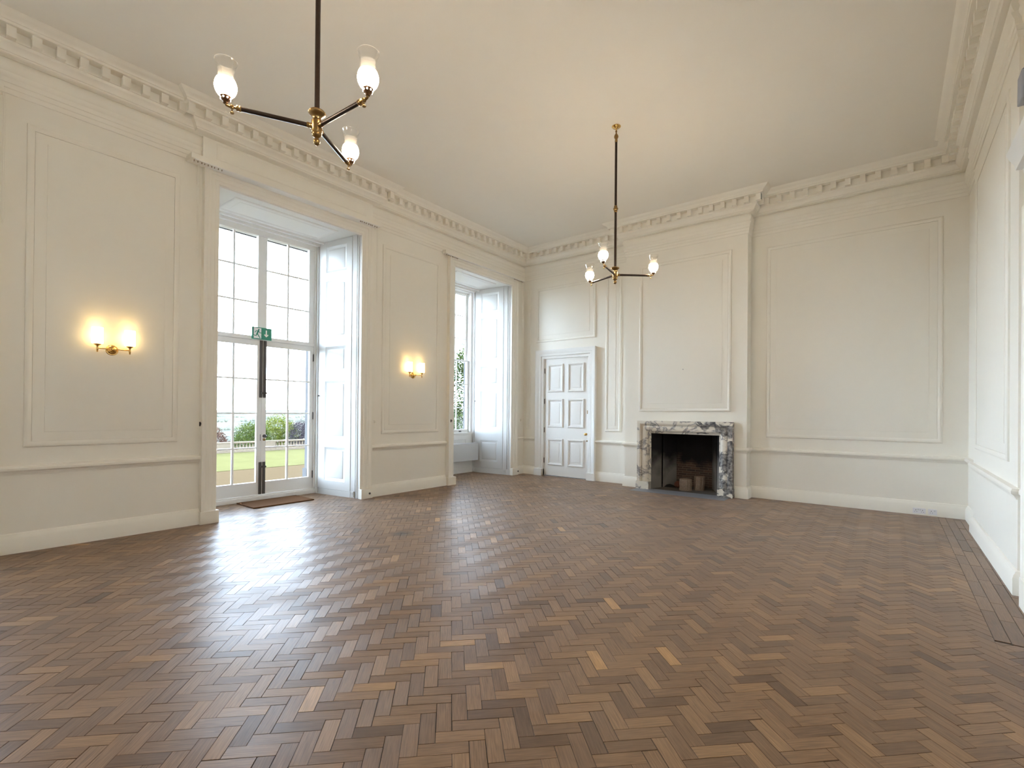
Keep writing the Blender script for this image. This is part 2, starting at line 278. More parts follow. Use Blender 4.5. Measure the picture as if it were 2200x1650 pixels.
# ------------------------------------------------------------------ mesh builder
class MB:
    def __init__(s): s.v = []; s.f = []; s.mi = []; s.cur = 0
    def face(s, pts):
        k = len(s.v); s.v.extend([tuple(p) for p in pts]); s.f.append(tuple(range(k, k+len(pts)))); s.mi.append(s.cur)
    def box(s, x0, x1, y0, y1, z0, z1, mp=None):
        P = [(x, y, z) for x in (x0, x1) for y in (y0, y1) for z in (z0, z1)]
        if mp: P = [mp(*p) for p in P]
        k = len(s.v); s.v.extend([tuple(p) for p in P])
        for q in ((0, 1, 3, 2), (4, 6, 7, 5), (0, 4, 5, 1), (2, 3, 7, 6), (0, 2, 6, 4), (1, 5, 7, 3)):
            s.f.append(tuple(k+i for i in q)); s.mi.append(s.cur)
    def grid(s, rows, wrap=False):            # rows: list of point rings of one length
        k = len(s.v); n = len(rows[0])
        for r in rows: s.v.extend([tuple(p) for p in r])
        for i in range(len(rows)-1):
            for j in range(n if wrap else n-1):
                a = k+i*n+j; b = k+i*n+(j+1) % n
                s.f.append((a, b, b+n, a+n)); s.mi.append(s.cur)
        return k
    def cap(s, pts): s.face(pts)
    def sweep(s, pts, prof, mp, closed=False, caps=True):
        n = len(pts); dirs = []
        for i in range(n if closed else n-1):
            a, b = pts[i], pts[(i+1) % n]; d = math.hypot(b[0]-a[0], b[1]-a[1]); dirs.append(((b[0]-a[0])/d, (b[1]-a[1])/d))
        rings = []
        for i in range(n):
            if closed: d1, d2 = dirs[i-1], dirs[i]
            else: d1, d2 = dirs[max(0, i-1)], dirs[min(len(dirs)-1, i)]
            n1 = (-d1[1], d1[0]); n2 = (-d2[1], d2[0]); c = 1+n1[0]*n2[0]+n1[1]*n2[1]
            mx, my = (n1[0]+n2[0])/c, (n1[1]+n2[1])/c
            rings.append([mp(pts[i][0]+mx*o, pts[i][1]+my*o, h) for o, h in prof])
        if closed: rings.append(rings[0])
        s.grid(rings)
        if caps and not closed:
            s.cap(rings[0]); s.cap(rings[-1])
    def frame(s, s0, s1, z0, z1, prof, mp, fill=True):   # rectangular moulding, profile runs inwards from the edge; fill closes the middle
        rings = []
        for o, h in prof:
            rings.append([mp(s0+o, z0+o, h), mp(s1-o, z0+o, h), mp(s1-o, z1-o, h), mp(s0+o, z1-o, h)])
        s.grid(rings, wrap=True)
        if fill: s.cap(rings[-1])
    def holes(s, s0, s1, z0, z1, hs, mp, h=0.0):        # flat board with rectangular holes
        S = sorted({s0, s1, *[a for q in hs for a in q[:2]]}); Z = sorted({z0, z1, *[a for q in hs for a in q[2:]]})
        S = [a for a in S if s0 <= a <= s1]; Z = [a for a in Z if z0 <= a <= z1]
        for a, b in zip(S, S[1:]):
            for c, d in zip(Z, Z[1:]):
                mx, mz = (a+b)/2, (c+d)/2
                if any(q[0] < mx < q[1] and q[2] < mz < q[3] for q in hs): continue
                s.face([mp(a, c, h), mp(b, c, h), mp(b, d, h), mp(a, d, h)])
    def lathe(s, prof, origin=(0, 0, 0), axis=(0, 0, 1), n=24):
        ax = Vector(axis).normalized(); t = Vector((1, 0, 0)) if abs(ax.x) < 0.9 else Vector((0, 1, 0))
        e1 = ax.cross(t).normalized(); e2 = ax.cross(e1); o = Vector(origin)
        rows = [[o+ax*z+(e1*math.cos(2*math.pi*j/n)+e2*math.sin(2*math.pi*j/n))*max(r, 1e-5) for j in range(n)] for r, z in prof]
        s.grid(rows, wrap=True)
    def tube(s, pts, r, n=12, caps=True):
        pts = [Vector(p) for p in pts]; rows = []; prev = None
        for i, p in enumerate(pts):
            d = (pts[min(i+1, len(pts)-1)]-pts[max(i-1, 0)]).normalized()
            if prev is None:
                t = Vector((0, 0, 1)) if abs(d.z) < 0.9 else Vector((1, 0, 0)); e1 = d.cross(t).normalized()
            else: e1 = (prev-d*prev.dot(d)).normalized()
            prev = e1; e2 = d.cross(e1); rr = r[i] if isinstance(r, (list, tuple)) else r
            rows.append([p+(e1*math.cos(2*math.pi*j/n)+e2*math.sin(2*math.pi*j/n))*rr for j in range(n)])
        s.grid(rows, wrap=True)
        if caps: s.cap(rows[0]); s.cap(rows[-1])
    def sphere(s, c, r, n=16, sz=1.0):
        s.lathe([(r*math.sin(math.pi*i/n), -r*sz*math.cos(math.pi*i/n)) for i in range(n+1)], c, n=n)
    def build(s, name, mats, parent=None, smooth=None, bevel=None, origin=None, tone=None, weld=True):
        me = bpy.data.meshes.new(name)
        o = Vector(origin) if origin is not None else Vector((0, 0, 0))
        me.from_pydata([Vector(v)-o for v in s.v] if origin is not None else s.v, [], s.f); me.update()
        for mm in (mats if isinstance(mats, (list, tuple)) else [mats]): me.materials.append(mm)
        me.polygons.foreach_set('material_index', s.mi)
        if tone is not None:
            a = me.attributes.new('tone', 'FLOAT', 'FACE'); a.data.foreach_set('value', tone)
        elif weld:
            bm = bmesh.new(); bm.from_mesh(me); bmesh.ops.remove_doubles(bm, verts=bm.verts, dist=1e-5)
            bmesh.ops.recalc_face_normals(bm, faces=bm.faces); bm.to_mesh(me); bm.free()
        if smooth is not None:
            me.shade_smooth(); me.set_sharp_from_angle(angle=math.radians(smooth))
        ob = bpy.data.objects.new(name, me); COL.objects.link(ob); ob.location = o
        if parent is not None:
            ob.parent = parent; ob.location = o - abs_loc(parent)
        if bevel:
            bv = ob.modifiers.new('bevel', 'BEVEL'); bv.width = bevel; bv.segments = 2; bv.limit_method = 'ANGLE'; bv.angle_limit = math.radians(40)
        return ob
def abs_loc(o):
    v = Vector((0, 0, 0))
    while o is not None: v = v+o.location; o = o.parent
    return v
def tag(o, label=None, cat=None, group=None, kind=None):
    if label: o['label'] = label
    if cat: o['category'] = cat
    if group: o['group'] = group
    if kind: o['kind'] = kind
    return o
def empty(name, loc, label, cat, group=None, kind=None):
    o = bpy.data.objects.new(name, None); COL.objects.link(o); o.location = loc; o.empty_display_size = 0.1
    return tag(o, label, cat, group, kind)
# wall frames: s along the wall, z up, n out of the wall into the room
Wm = lambda s, z, n: (W+n, s, z)
Fm = lambda s, z, n: (s, F-n, z)
Bm = lambda s, z, n: (s, F-BR-n, z)
Rm = lambda s, z, n: (R-n, s, z)
RBm = lambda s, z, n: (RB-n, s, z)
PANEL = [(0, 0), (0.003, .014), (.012, .022), (.026, .025), (.040, .020), (.052, .014), (.0585, .012), (.059, .0006), (.0635, .0006), (.064, .0075), (.158, .012), (.160, .017), (.166, .018)]

# ------------------------------------------------------------------ floor: oak blocks in herringbone
def clip(poly, box):
    x0, x1, y0, y1 = box
    for ax, lim, sg in ((0, x0, 1), (0, x1, -1), (1, y0, 1), (1, y1, -1)):
        out = []
        for i in range(len(poly)):
            a, b = poly[i], poly[(i+1) % len(poly)]
            da, db = (a[ax]-lim)*sg, (b[ax]-lim)*sg
            if da >= 0: out.append(a)
            if (da >= 0) != (db >= 0):
                t = da/(da-db); out.append((a[0]+(b[0]-a[0])*t, a[1]+(b[1]-a[1])*t))
        poly = out
        if len(poly) < 3: return []
    return poly
def build_floor():
    verts, faces, tones, uvs = [], [], [], []
    bw = 0.0759; c45 = math.sqrt(.5); org = (-1.941, 1.324)
    U = (c45, c45); V = (-c45, c45)
    BX = 0.553                                  # inner edge of the plank border
    DOORY = 4.55                                # the border stops short of the side door
    regions = [(W+0.001, BX, NB, F+0.02), (BX, R+.1, NB, DOORY)]
    for c, hw in ((DC, 1.10), (WC, 0.94), (VC, 0.94)): regions.append((XB-0.02, W+0.001, c-hw, c+hw))
    rnd = random.Random(5)
    def add(poly, o, ua, tone):
        tilt = (rnd.uniform(-1, 1)*.0035, rnd.uniform(-1, 1)*.0035); z0 = rnd.uniform(-.0004, .0006)
        cx = sum(p[0] for p in poly)/len(poly); cy = sum(p[1] for p in poly)/len(poly)
        k = len(verts); n = len(poly); uo = (rnd.uniform(0, 50), rnd.uniform(0, 50))
        va = (-ua[1], ua[0])
        top = [(p[0], p[1], z0+(p[0]-cx)*tilt[0]+(p[1]-cy)*tilt[1]) for p in poly]
        uvp = [((p[0]-o[0])*ua[0]+(p[1]-o[1])*ua[1]+uo[0], (p[0]-o[0])*va[0]+(p[1]-o[1])*va[1]+uo[1]) for p in poly]
        e = 0.0011
        ins = []
        for p in top:
            d = math.hypot(cx-p[0], cy-p[1]) or 1
            ins.append((p[0]+(cx-p[0])/d*e, p[1]+(cy-p[1])/d*e, p[2]))
        low = [(p[0], p[1], p[2]-.0014) for p in top]; bot = [(p[0], p[1], -.010) for p in top]
        verts.extend(ins+low+bot)
        faces.append(tuple(range(k, k+n))); tones.append(tone); uvs.extend(uvp)
        for r in (0, n):
            for i in range(n):
                j = (i+1) % n
                faces.append((k+r+j, k+r+i, k+r+n+i, k+r+n+j)); tones.append(tone*(.55 if r == 0 else .15)); uvs.extend([uvp[j], uvp[i], uvp[i], uvp[j]])
    def block(u, v, lu, lv, tone):
        g = rnd.choice((.0004, .0006, .0009, .0013, .0018)); q = [(u+g, v+g), (u+lu-g, v+g), (u+lu-g, v+lv-g), (u+g, v+lv-g)]
        poly = [(org[0]+a*U[0]+b*V[0], org[1]+a*U[1]+b*V[1]) for a, b in q]
        if max(p[0] for p in poly) < XB-.1 or min(p[0] for p in poly) > R+.1 or max(p[1] for p in poly) < NB or min(p[1] for p in poly) > F+.05: return
        for rg in regions:
            c = clip(poly, rg)
            if c:
                ar = abs(sum(c[i][0]*c[(i+1) % len(c)][1]-c[(i+1) % len(c)][0]*c[i][1] for i in range(len(c))))/2
                if ar > 2e-5: add(c, poly[0], U if lu > lv else V, tone)
    def tone():
        t = rnd.gauss(.46, .15)
        if rnd.random() < .04: t += .22
        return min(1, max(0, t))
    for k in range(-140, 141):
        for j in range(-40, 41):
            u, v = (k+6*j)*bw, k*bw
            x = org[0]+u*U[0]+v*V[0]; y = org[1]+u*U[1]+v*V[1]
            if x < XB-.6 or x > R+.6 or y < NB-.6 or y > F+.6: continue
            block(u, v, 3*bw, bw, tone()); block(u+3*bw, v-2*bw, bw, 3*bw, tone())
    # plank border along the side wall
    edges = [BX+.0008, .637, .722, .793, .86, R+.06]
    for a, b in zip(edges, edges[1:]):
        y = DOORY+rnd.uniform(.0, .03)
        while y < F+.02:
            L = rnd.uniform(.35, .75); y1 = min(y+L, F+.03); g = rnd.uniform(.0006, .0022)
            add([(a+g, y+g), (b-g, y+g), (b-g, y1-g), (a+g, y1-g)], (a, y), (0, 1), min(1, max(0, rnd.gauss(.33, .12)))); y = y1
    me = bpy.data.meshes.new('floor'); me.from_pydata(verts, [], faces); me.materials.append(OAK)
    at = me.attributes.new('tone', 'FLOAT', 'FACE'); at.data.foreach_set('value', tones)
    uv = me.uv_layers.new(name='grain'); uv.data.foreach_set('uv', [c for p in uvs for c in p]); me.update()
    o = bpy.data.objects.new('floor', me); COL.objects.link(o)
    tag(o, 'worn brown oak herringbone block floor with a plank border', 'floor', kind='structure')
    b = MB(); b.box(XB-.4, R+.3, NB-.1, F+.9, -.2, -.006); b.build('floor_bed', DARK, o)
build_floor()

# ------------------------------------------------------------------ walls and ceiling
DOOR_H = (2.725, 4.955, 0, HEAD)
WIN_H = (7.195, 9.11, 0, HEAD)
WIN0_H = (VC-.9575, VC+.9575, 0, HEAD)
wl = MB(); wl.holes(NB, F, 0, CE, [DOOR_H, WIN_H, WIN0_H], Wm)
wl.box(0, .08, 2.50, 5.12, 4.70, 5.06, lambda a, b, c: (W+a, b, c))
wl = wl.build('wall_left', PAINT); tag(wl, 'cream panelled wall with the tall windows', 'wall', kind='structure')
def panel(parent, s0, s1, z0, z1, mp, prof=PANEL, m=PAINT, name='panel'):
    b = MB(); b.frame(s0, s1, z0, z1, prof, mp); return b.build(name, m, parent, smooth=32)
panel(wl, .885, 2.275, 1.085, 4.465, Wm); panel(wl, 5.395, 6.77, 1.09, 4.455, Wm)
THIN = [(0, .0), (.004, .006), (.012, .010), (.024, .009), (.034, .003), (.04, .001), (.05, .001)]
panel(wl, 2.66, 4.99, 4.80, 5.005, lambda s, z, n: (W+.08+n, s, z), THIN)
fb = MB()
FH = (-3.765, -2.455, 0, 1.115)
DH = (-6.53, -5.33, 0, 2.765)
fb.holes(W, BX0, 0, CE, [DH], Fm); fb.holes(BX1, R, 0, CE, [], Fm)
fb.holes(BX0, BX1, 0, CE, [FH], Bm)
for x in (BX0, BX1): fb.face([(x, F, 0), (x, F-BR, 0), (x, F-BR, CE), (x, F, CE)])
fb = fb.build('wall_back', PAINT); tag(fb, 'cream panelled wall with the chimney breast and fireplace', 'wall', kind='structure')
panel(fb, -6.745, -5.15, 3.165, 4.455, Fm)
panel(fb, -4.91, -4.535, 1.09, 4.48, Fm, PANEL[:9]+[(.064, .0075), (.13, .012), (.132, .016)])
panel(fb, -7.04, -6.92, 1.09, 4.49, Fm, [(0, 0), (.004, .008), (.014, .012), (.024, .009), (.03, .003), (.034, .002)])
panel(fb, -1.755, .605, 1.09, 4.47, Fm)
panel(fb, -4.02, -2.275, 1.535, 4.465, Bm)
rb = MB()
for y0, y1 in ((NB, 5.85), (8.64, F)): rb.holes(y0, y1, 0, CE, [], Rm)
rb.holes(5.85, 8.64, 0, CE, [], RBm)
for y in (5.85, 8.64): rb.face([(R, y, 0), (RB, y, 0), (RB, y, CE), (R, y, CE)])
rb = rb.build('wall_right', PAINT); tag(rb, 'cream side wall with a projecting panelled bay', 'wall', kind='structure')
panel(rb, 6.22, 8.36, 1.09, 4.47, RBm)
nb = MB(); nb.face([(W, NB, 0), (R, NB, 0), (R, NB, CE), (W, NB, CE)])
nb = nb.build('wall_front', PAINT); tag(nb, 'cream wall behind the camera', 'wall', kind='structure')
cb = MB(); cb.box(-8.64, R+.25, NB-.2, F+.9, CE, CE+.15)
cb = cb.build('ceiling', CEIL); tag(cb, 'plain off white plaster ceiling', 'ceiling', kind='structure')

# cornice: bed mould, dentils and crown right round the room, breaking forward with the walls
path = [(R, NB), (R, 5.85), (RB, 5.85), (RB, 8.64), (R, 8.64), (R, F), (BX1, F), (BX1, F-BR), (BX0, F-BR), (BX0, F), (W, F), (W, 5.12), (W+.08, 5.12), (W+.08, 2.50), (W, 2.50), (W, NB)]
CORN = [(0, 5.04), (.04, 5.04), (.055, 5.045), (.10, 5.047), (.112, 5.055), (.114, 5.068), (.124, 5.072), (.126, 5.082), (.134, 5.10), (.15, 5.12), (.166, 5.135), (.17, 5.15), (.17, 5.268), (.282, 5.268), (.284, 5.295), (.292, 5.298), (.296, 5.308), (.312, 5.322), (.336, 5.334), (.356, 5.345), (.366, 5.358), (.378, 5.369), (.378, 5.372), (.0, 5.372)]
XYm = lambda x, y, h: (x, y, h)
co = MB(); co.sweep(path, CORN, XYm, closed=True)
co = co.build('trim_1', PAINT, smooth=28); tag(co, 'cream plaster dentil cornice round the top of the room', 'cornice', kind='structure')
def offs(path, p):
    out = []; n = len(path)
    for i in range(n):
        a, b, c = path[i-1], path[i], path[(i+1) % n]
        d1 = Vector((b[0]-a[0], b[1]-a[1])).normalized(); d2 = Vector((c[0]-b[0], c[1]-b[1])).normalized()
        n1 = Vector((-d1.y, d1.x)); n2 = Vector((-d2.y, d2.x)); m_ = (n1+n2)/(1+n1.dot(n2)); out.append((b[0]+m_.x*p, b[1]+m_.y*p))
    return out
den = MB(); P1 = offs(path, .168); P2 = offs(path, .25)
for i in range(len(path)):
    a, b = Vector(P2[i]), Vector(P2[(i+1) % len(path)]); L = (b-a).length
    if L < .12: continue
    d = (b-a)/L; nn = Vector((-d.y, d.x)); k = max(1, round((L-.1)/.187)); st = (L-.073)/k
    a1, b1 = Vector(P1[i]), Vector(P1[(i+1) % len(path)])
    for j in range(k+1):
        q = a+d*(j*st)
        ep = .0008*(i % 2)
        den.box(0, .073, -.082, -ep, 5.163+ep, 5.27, lambda s, n, z: (q.x+d.x*s+nn.x*n, q.y+d.y*s+nn.y*n, z))
    for j in range(k):
        q = a+d*(j*st)
        den.box(.0732, st-.0002, -.084, -.070, 5.165, 5.185, lambda s, n, z: (q.x+d.x*s+nn.x*n, q.y+d.y*s+nn.y*n, z))
den.build('dentil_band', PAINT, co, weld=False)
FRZ = [(0, 4.70), (.010, 4.70), (.014, 4.715), (.016, 4.75), (.022, 4.753), (.026, 4.80), (.033, 4.805), (.037, 4.85), (.046, 4.862), (.056, 4.88), (.060, 4.90), (.030, 4.908), (.034, 4.912), (.050, 4.935), (.060, 4.965), (.061, 4.995), (.054, 5.022), (.040, 5.044), (.03, 5.05), (0, 5.05)]
fr = MB()
for p in ([(R, NB), (R, 5.85), (RB, 5.85), (RB, 8.64), (R, 8.64), (R, F), (BX1, F), (BX1, F-BR), (BX0, F-BR), (BX0, F), (W, F), (W, 5.12)], [(W, 2.50), (W, NB), (R, NB)]):
    fr.sweep(p, FRZ, XYm)
fr = fr.build('trim_2', PAINT, smooth=30); tag(fr, 'cream bulging frieze and architrave band below the cornice', 'frieze', kind='structure')

# baseboards and chair rails
SK = [(0, 0), (.035, 0), (.035, .145), (.030, .155), (.028, .168), (.018, .182), (.014, .196), (.004, .205), (0, .206)]
RAIL = [(0, .80), (.010, .802), (.014, .815), (.020, .82), (.024, .832), (.040, .846), (.046, .852), (.048, .872), (.044, .880), (.040, .893), (.018, .898), (0, .90)]
D0, D1 = 2.525, 5.155
W0, W1 = 6.98, 9.34
runs = {'left': ([(W, F), (W, W1+.0)], [(W, W0), (W, D1)], [(W, D0), (W, VC+1.17)], [(W, VC-1.17), (W, NB)]),
        'back': ([(R, F), (BX1, F), (BX1, F-BR), (-2.20, F-BR)], [(-3.99, F-BR), (BX0, F-BR), (BX0, F), (-5.135, F)], [(-6.76, F), (W, F)]),
        'right': ([(R, NB), (R, 4.0)], [(R, 5.50), (R, 5.85), (RB, 5.85), (RB, 8.64), (R, 8.64), (R, F)]),
        'front': ([(W, NB), (R, NB)],)}
railno = {'left': 3, 'back': 4, 'right': 5, 'front': 6}
where = {'left': 'between the tall windows', 'back': 'beside the fireplace', 'right': 'on the side wall bay', 'front': 'behind the camera'}
for k, rr in runs.items():
    b = MB(); c = MB()
    for p in rr: b.sweep(p, SK, XYm); c.sweep(p, RAIL, XYm)
    tag(b.build('baseboard_'+k, PAINT, smooth=30), 'cream moulded skirting board '+where[k], 'skirting board', kind='structure')
    tag(c.build('trim_%d' % railno[k], PAINT, smooth=30), 'cream chair rail '+where[k], 'chair rail', kind='structure')

# ------------------------------------------------------------------ window bays
CASE = [(0, 0), (0, .020), (.006, .026), (.05, .028), (.055, .034), (.062, .038), (.105, .040), (.110, .048), (.118, .052), (.145, .054), (.155, .062), (.17, .074), (.185, .080), (.20, .080), (.20, 0)]
def bay(par, c, hw, hb, low=False):
    """architrave, plinths, splayed shutter jambs and soffit of a bay centred on c"""
    s0, s1 = c-hw, c+hw
    b = MB(); b.sweep([(s0, 0), (s0, HEAD-.01), (s1, HEAD-.01), (s1, 0)], CASE, Wm); b.build('casing', PAINT, par, smooth=30)
    for a in (s0-.20, s1): 
        b = MB(); b.box(0, .09, a-.012, a+.212, 0, .165, lambda x, y, z: (W+x, y, z)); b.build('plinth_block', PAINT, par, bevel=.004)
    # soffit
    dep = W-XB
    b = MB(); b.face([(W, s0-.06, HEAD), (W, s1+.06, HEAD), (XB-.05, c+hb+.06, HEAD), (XB-.05, c-hb-.06, HEAD)])
    b.box(0, .05, s0, s1, HEAD-.03, HEAD, lambda x, y, z: (W-x, y, z))
    b.frame(s0+.30, s1-.30, .22, .84, [(0, 0), (.004, .012), (.016, .02), (.03, .018), (.045, .004), (.05, .003), (.11, .008), (.112, .011)], lambda s, t, n: (W-t, s, HEAD-n))
    b.box(.93, .97, c-hb-.05, c+hb+.05, HEAD-.035, HEAD, lambda x, y, z: (W-x, y, z))
    b.box(1.04, 1.12, c-hb-.02, c+hb+.02, HEAD-.055, HEAD, lambda x, y, z: (W-x, y, z))
    b.build('soffit', WHITE, par, smooth=30)
    for sg, a, e in ((1, s1, c+hb), (-1, s0, c-hb)):
        A = Vector((W, a)); E = Vector((XB, e)); L = (E-A).length; d = (E-A)/L; nn = Vector((-d.y, d.x))
        if nn.y*sg > 0: nn = -nn
        mp = lambda s, z, n, A=A, d=d, nn=nn: (A.x+d.x*s+nn.x*n, A.y+d.y*s+nn.y*n, z)
        b = MB(); b.face([mp(0, 0, -.02), mp(L, 0, -.02), mp(L, HEAD, -.02), mp(0, HEAD, -.02)])
        b.box(0, .05, 0, HEAD, -.03, .0, lambda s, z, n: mp(s, z, n)); b.box(.05, .075, 0, HEAD, -.03, .008, mp); b.box(.10, .225, 0, HEAD, -.03, .0, mp); b.box(.215, .235, 0, HEAD, -.03, .007, mp)
        b.box(1.06, L, 0, HEAD, -.03, .0, mp); b.box(1.075, 1.10, 0, HEAD, -.03, .012, mp)
        if low: b.box(0, L, 0, .13, -.03, .016, mp)
        else: b.box(.10, L, 0, .10, -.03, .004, mp)
        b.build('jamb_lining', BAYDIM, par, smooth=30)
        pz = ([(1.08, 2.005), (2.146, 2.61), (2.76, 3.80), (3.92, 4.40)] if low else [(.25, .846), (.995, 2.02), (2.176, 2.63), (2.777, 3.80), (3.95, 4.41)])
        b = MB(); hs = [(.36, .885, z0, z1) for z0, z1 in pz]
        b.holes(.242, 1.052, .95 if low else .105, HEAD-.004, hs, mp, 0.0)
        for h in hs: b.frame(*h, [(0, 0), (.006, -.004), (.014, -.006), (.022, -.012), (.05, -.016), (.055, -.016), (.064, -.010), (.068, -.009)], mp)
        sh = b.build('shutter', BAYDIM, par, smooth=30)
        b = MB(); b.lathe([(.0, .03), (.012, .028), (.015, .02), (.007, .012), (.006, .0)], mp(1.03, 1.76, 0), (nn.x, nn.y, 0), n=12); b.build('shutter_knob', BRONZE, sh, smooth=40)
        if low:
            b = MB(); h = (.36, .885, .285, .80); b.holes(.242, 1.052, .135, .945, [h], mp, 0.0)
            b.frame(*h, [(0, 0), (.006, -.004), (.014, -.006), (.022, -.012), (.05, -.016), (.055, -.016), (.064, -.010), (.068, -.009)], mp)
            b.build('apron_panel', BAYDIM, par, smooth=30)
        for s in (.16, 1.085):      # small square blocks at the foot of the linings
            b = MB(); b.frame(s-.045, s+.045, .02, .115, [(0, 0), (0, .022), (.012, .022), (.014, .016), (.022, .016), (.026, .022), (.03, .022)], mp); b.build('corner_block', BAYDIM, par)

# ---- the french door
dr = empty('door_1', (XB, DC, 0), 'white glazed french door in the nearest deep window bay', 'door', kind='structure')
bay(dr, DC, 1.115, .96)
DX = -8.285      # plane of the leaves
b = MB()
b.box(-8.36, -8.235, 2.86, 2.915, 0, HEAD); b.box(-8.36, -8.235, 4.765, 4.82, 0, HEAD)
b.box(-8.36, -8.235, 2.915, 4.765, 4.375, HEAD); b.box(-8.34, -8.245, 2.915, 4.765, 2.648, 2.712)
b.build('frame', WHITE, dr, bevel=.006)
b = MB(); b.sweep([(2.87, 0), (4.81, 0)], [(0, 0), (0, .0)], XYm) if False else None
b.box(-8.40, -8.215, 2.88, 4.80, 0, .075); b.box(-8.40, -8.235, 2.88, 4.80, .075, .098); b.build('threshold', WHITE, dr, bevel=.008)
b = MB(); tx = (-8.33, -8.26)
b.box(*tx, 3.765, 3.915, 2.712, 4.375)
for y in (3.40, 4.285):
    b.box(-8.315, -8.275, y-.015, y+.015, 2.712, 4.375)
for z in (3.27, 3.835):
    b.box(-8.312, -8.278, 2.915, 3.765, z-.012, z+.012); b.box(-8.312, -8.278, 3.915, 4.765, z-.012, z+.012)
for y0, y1 in ((2.915, 2.94), (4.66, 4.765)): b.box(*tx, y0, y1, 2.712, 4.375)
tl = b.build('transom_light', WHITE, dr, bevel=.004)
b = MB(); b.box(-8.298, -8.294, 2.93, 4.70, 2.70, 4.385); b.build('glass', GLASS, tl)
for k, (y0, y1) in enumerate(((2.918, 3.838), (3.842, 4.762))):
    b = MB(); hs, ms = ((y0, y0+.075), (y1-.072, y1)) if k == 0 else ((y1-.075, y1), (y0, y0+.072))
    for q in (hs, ms): b.box(-8.312, -8.262, *q, .10, 2.645)
    b.box(-8.312, -8.262, hs[1] if k == 0 else ms[1], ms[0] if k == 0 else hs[0], .10, .303); b.box(-8.312, -8.262, hs[1] if k == 0 else ms[1], ms[0] if k == 0 else hs[0], 2.558, 2.645)
    yb = 3.405 if k == 0 else 4.297
    b.box(-8.306, -8.270, yb-.016, yb+.016, .303, 2.558)
    for z in (.868, 1.44, 2.005): b.box(-8.304, -8.272, y0+.05, y1-.05, z-.012, z+.012)
    lf = b.build('door_leaf', WHITE, dr, bevel=.004)
    b = MB(); b.box(-8.290, -8.286, y0+.06, y1-.06, .29, 2.57); b.build('glass', GLASS, lf)
    ym = 3.8045 if k == 0 else 3.8665
    for z0, z1, zk in ((1.70, 2.648, 1.775), (.10, .63, .555)):
        b = MB(); b.box(-8.262, -8.244, ym, ym+.044, z0, z1); bo = b.build('flush_bolt', IRON, lf, bevel=.003)
        kc = (-8.244, ym+.022+(.012 if k else .010), zk)
        b.lathe([(.0, .032), (.014, .029), (.017, .02), (.010, .012), (.008, 0)], kc, (1, 0, 0), n=14)
        bo.data = b_mesh if False else bo.data
        kb = MB(); kb.lathe([(.0, .032), (.014, .029), (.017, .02), (.010, .012), (.008, 0)], kc, (1, 0, 0), n=14)
        kn = kb.build('bolt_knob', IRON, lf, smooth=40)
    hy = 2.925 if k == 0 else 4.752
    for z in (.28, 1.335, 2.38):
        b = MB(); b.tube([(-8.252, hy, z), (-8.252, hy, z+.13)], .008, n=10); b.build('hinge', IRON, lf, smooth=40)
    if k == 1:
        b = MB(); b.lathe([(0, .055), (.018, .052), (.026, .04), (.022, .026), (.010, .018), (.010, .006), (.026, .005), (.028, 0)], (-8.262, 3.893, 1.06), (1, 0, 0), n=18); b.build('door_knob', IRON, lf, smooth=40)
        b = MB(); b.lathe([(0, .008), (.008, .008), (.010, .012), (.020, .012), (.024, .006), (.024, 0)], (-8.262, 3.893, 1.003), (1, 0, 0), n=18); b.build('lock_cylinder', BRASS, lf, smooth=40)
    else:
        b = MB(); b.box(-8.262, -8.256, 3.826, 3.832, .985, 1.09); b.build('lock_plate', IRON, lf)

# ---- sash windows
def sash_window(name, c, label):
    w = empty(name, (XB, c, 0), label, 'window', kind='structure')
    bay(w, c, .9575, .845, low=True)
    b = MB(); b.holes(c-.86, c+.86, 0, .985, [(c-.62, c+.62, .30, .82)], lambda s, z, n: (XB+n, s, z))
    b.frame(c-.62, c+.62, .30, .82, [(0, 0), (.006, -.004), (.014, -.006), (.022, -.012), (.05, -.014)], lambda s, z, n: (XB+n, s, z))
    b.box(XB, XB+.02, c-.85, c+.85, 0, .13)
    b.build('apron', WHITE, w, smooth=30)
    b = MB(); b.box(XB-.16, XB+.018, c-.85, c+.85, .955, .985); b.box(XB-.16, XB+.006, c-.84, c+.84, .915, .955); b.build('sill', WHITE, w, bevel=.006)
    b = MB()
    for y0, y1 in ((c-.86, c-.775), (c+.775, c+.86)):
        b.box(-8.44, -8.25, y0, y1, .985, HEAD)
    b.box(-8.44, -8.25, c-.775, c+.775, 4.44, HEAD); b.build('frame', WHITE, w, bevel=.005)
    for nm, x, z0, z1, bars, rails in (('upper_sash', -8.405, 2.735, 4.44, (3.30, 3.86), (.035, .055)), ('lower_sash', -8.335, .985, 2.765, (1.595, 2.175), (.075, .035))):
        b = MB(); q = (x-.022, x+.022)
        for y0, y1 in ((c-.775, c-.72), (c+.72, c+.775)): b.box(*q, y0, y1, z0, z1)
        b.box(*q, c-.72, c+.72, z0, z0+rails[0]); b.box(*q, c-.72, c+.72, z1-rails[1], z1)
        for y in (c-.36, c, c+.36): b.box(x-.014, x+.014, y-.012, y+.012, z0+.03, z1-.03)
        for z in bars: b.box(x-.013, x+.013, c-.73, c+.73, z-.011, z+.011)
        o = b.build(nm, WHITE, w, bevel=.003)
        b = MB(); b.box(x-.002, x+.002, c-.73, c+.73, z0+.02, z1-.02); b.build('glass', GLASS, o)
        if nm == 'lower_sash':
            for y in (c-.40, c+.47):
                b = MB(); b.box(x+.022, x+.045, y-.035, y+.035, z0+.015, z0+.045); b.build('sash_lift', IRON, o, bevel=.004)
    return w
sash_window('window_1', WC, 'tall white sash window in the far corner bay')
sash_window('window_2', VC, 'tall white sash window just outside the left edge')

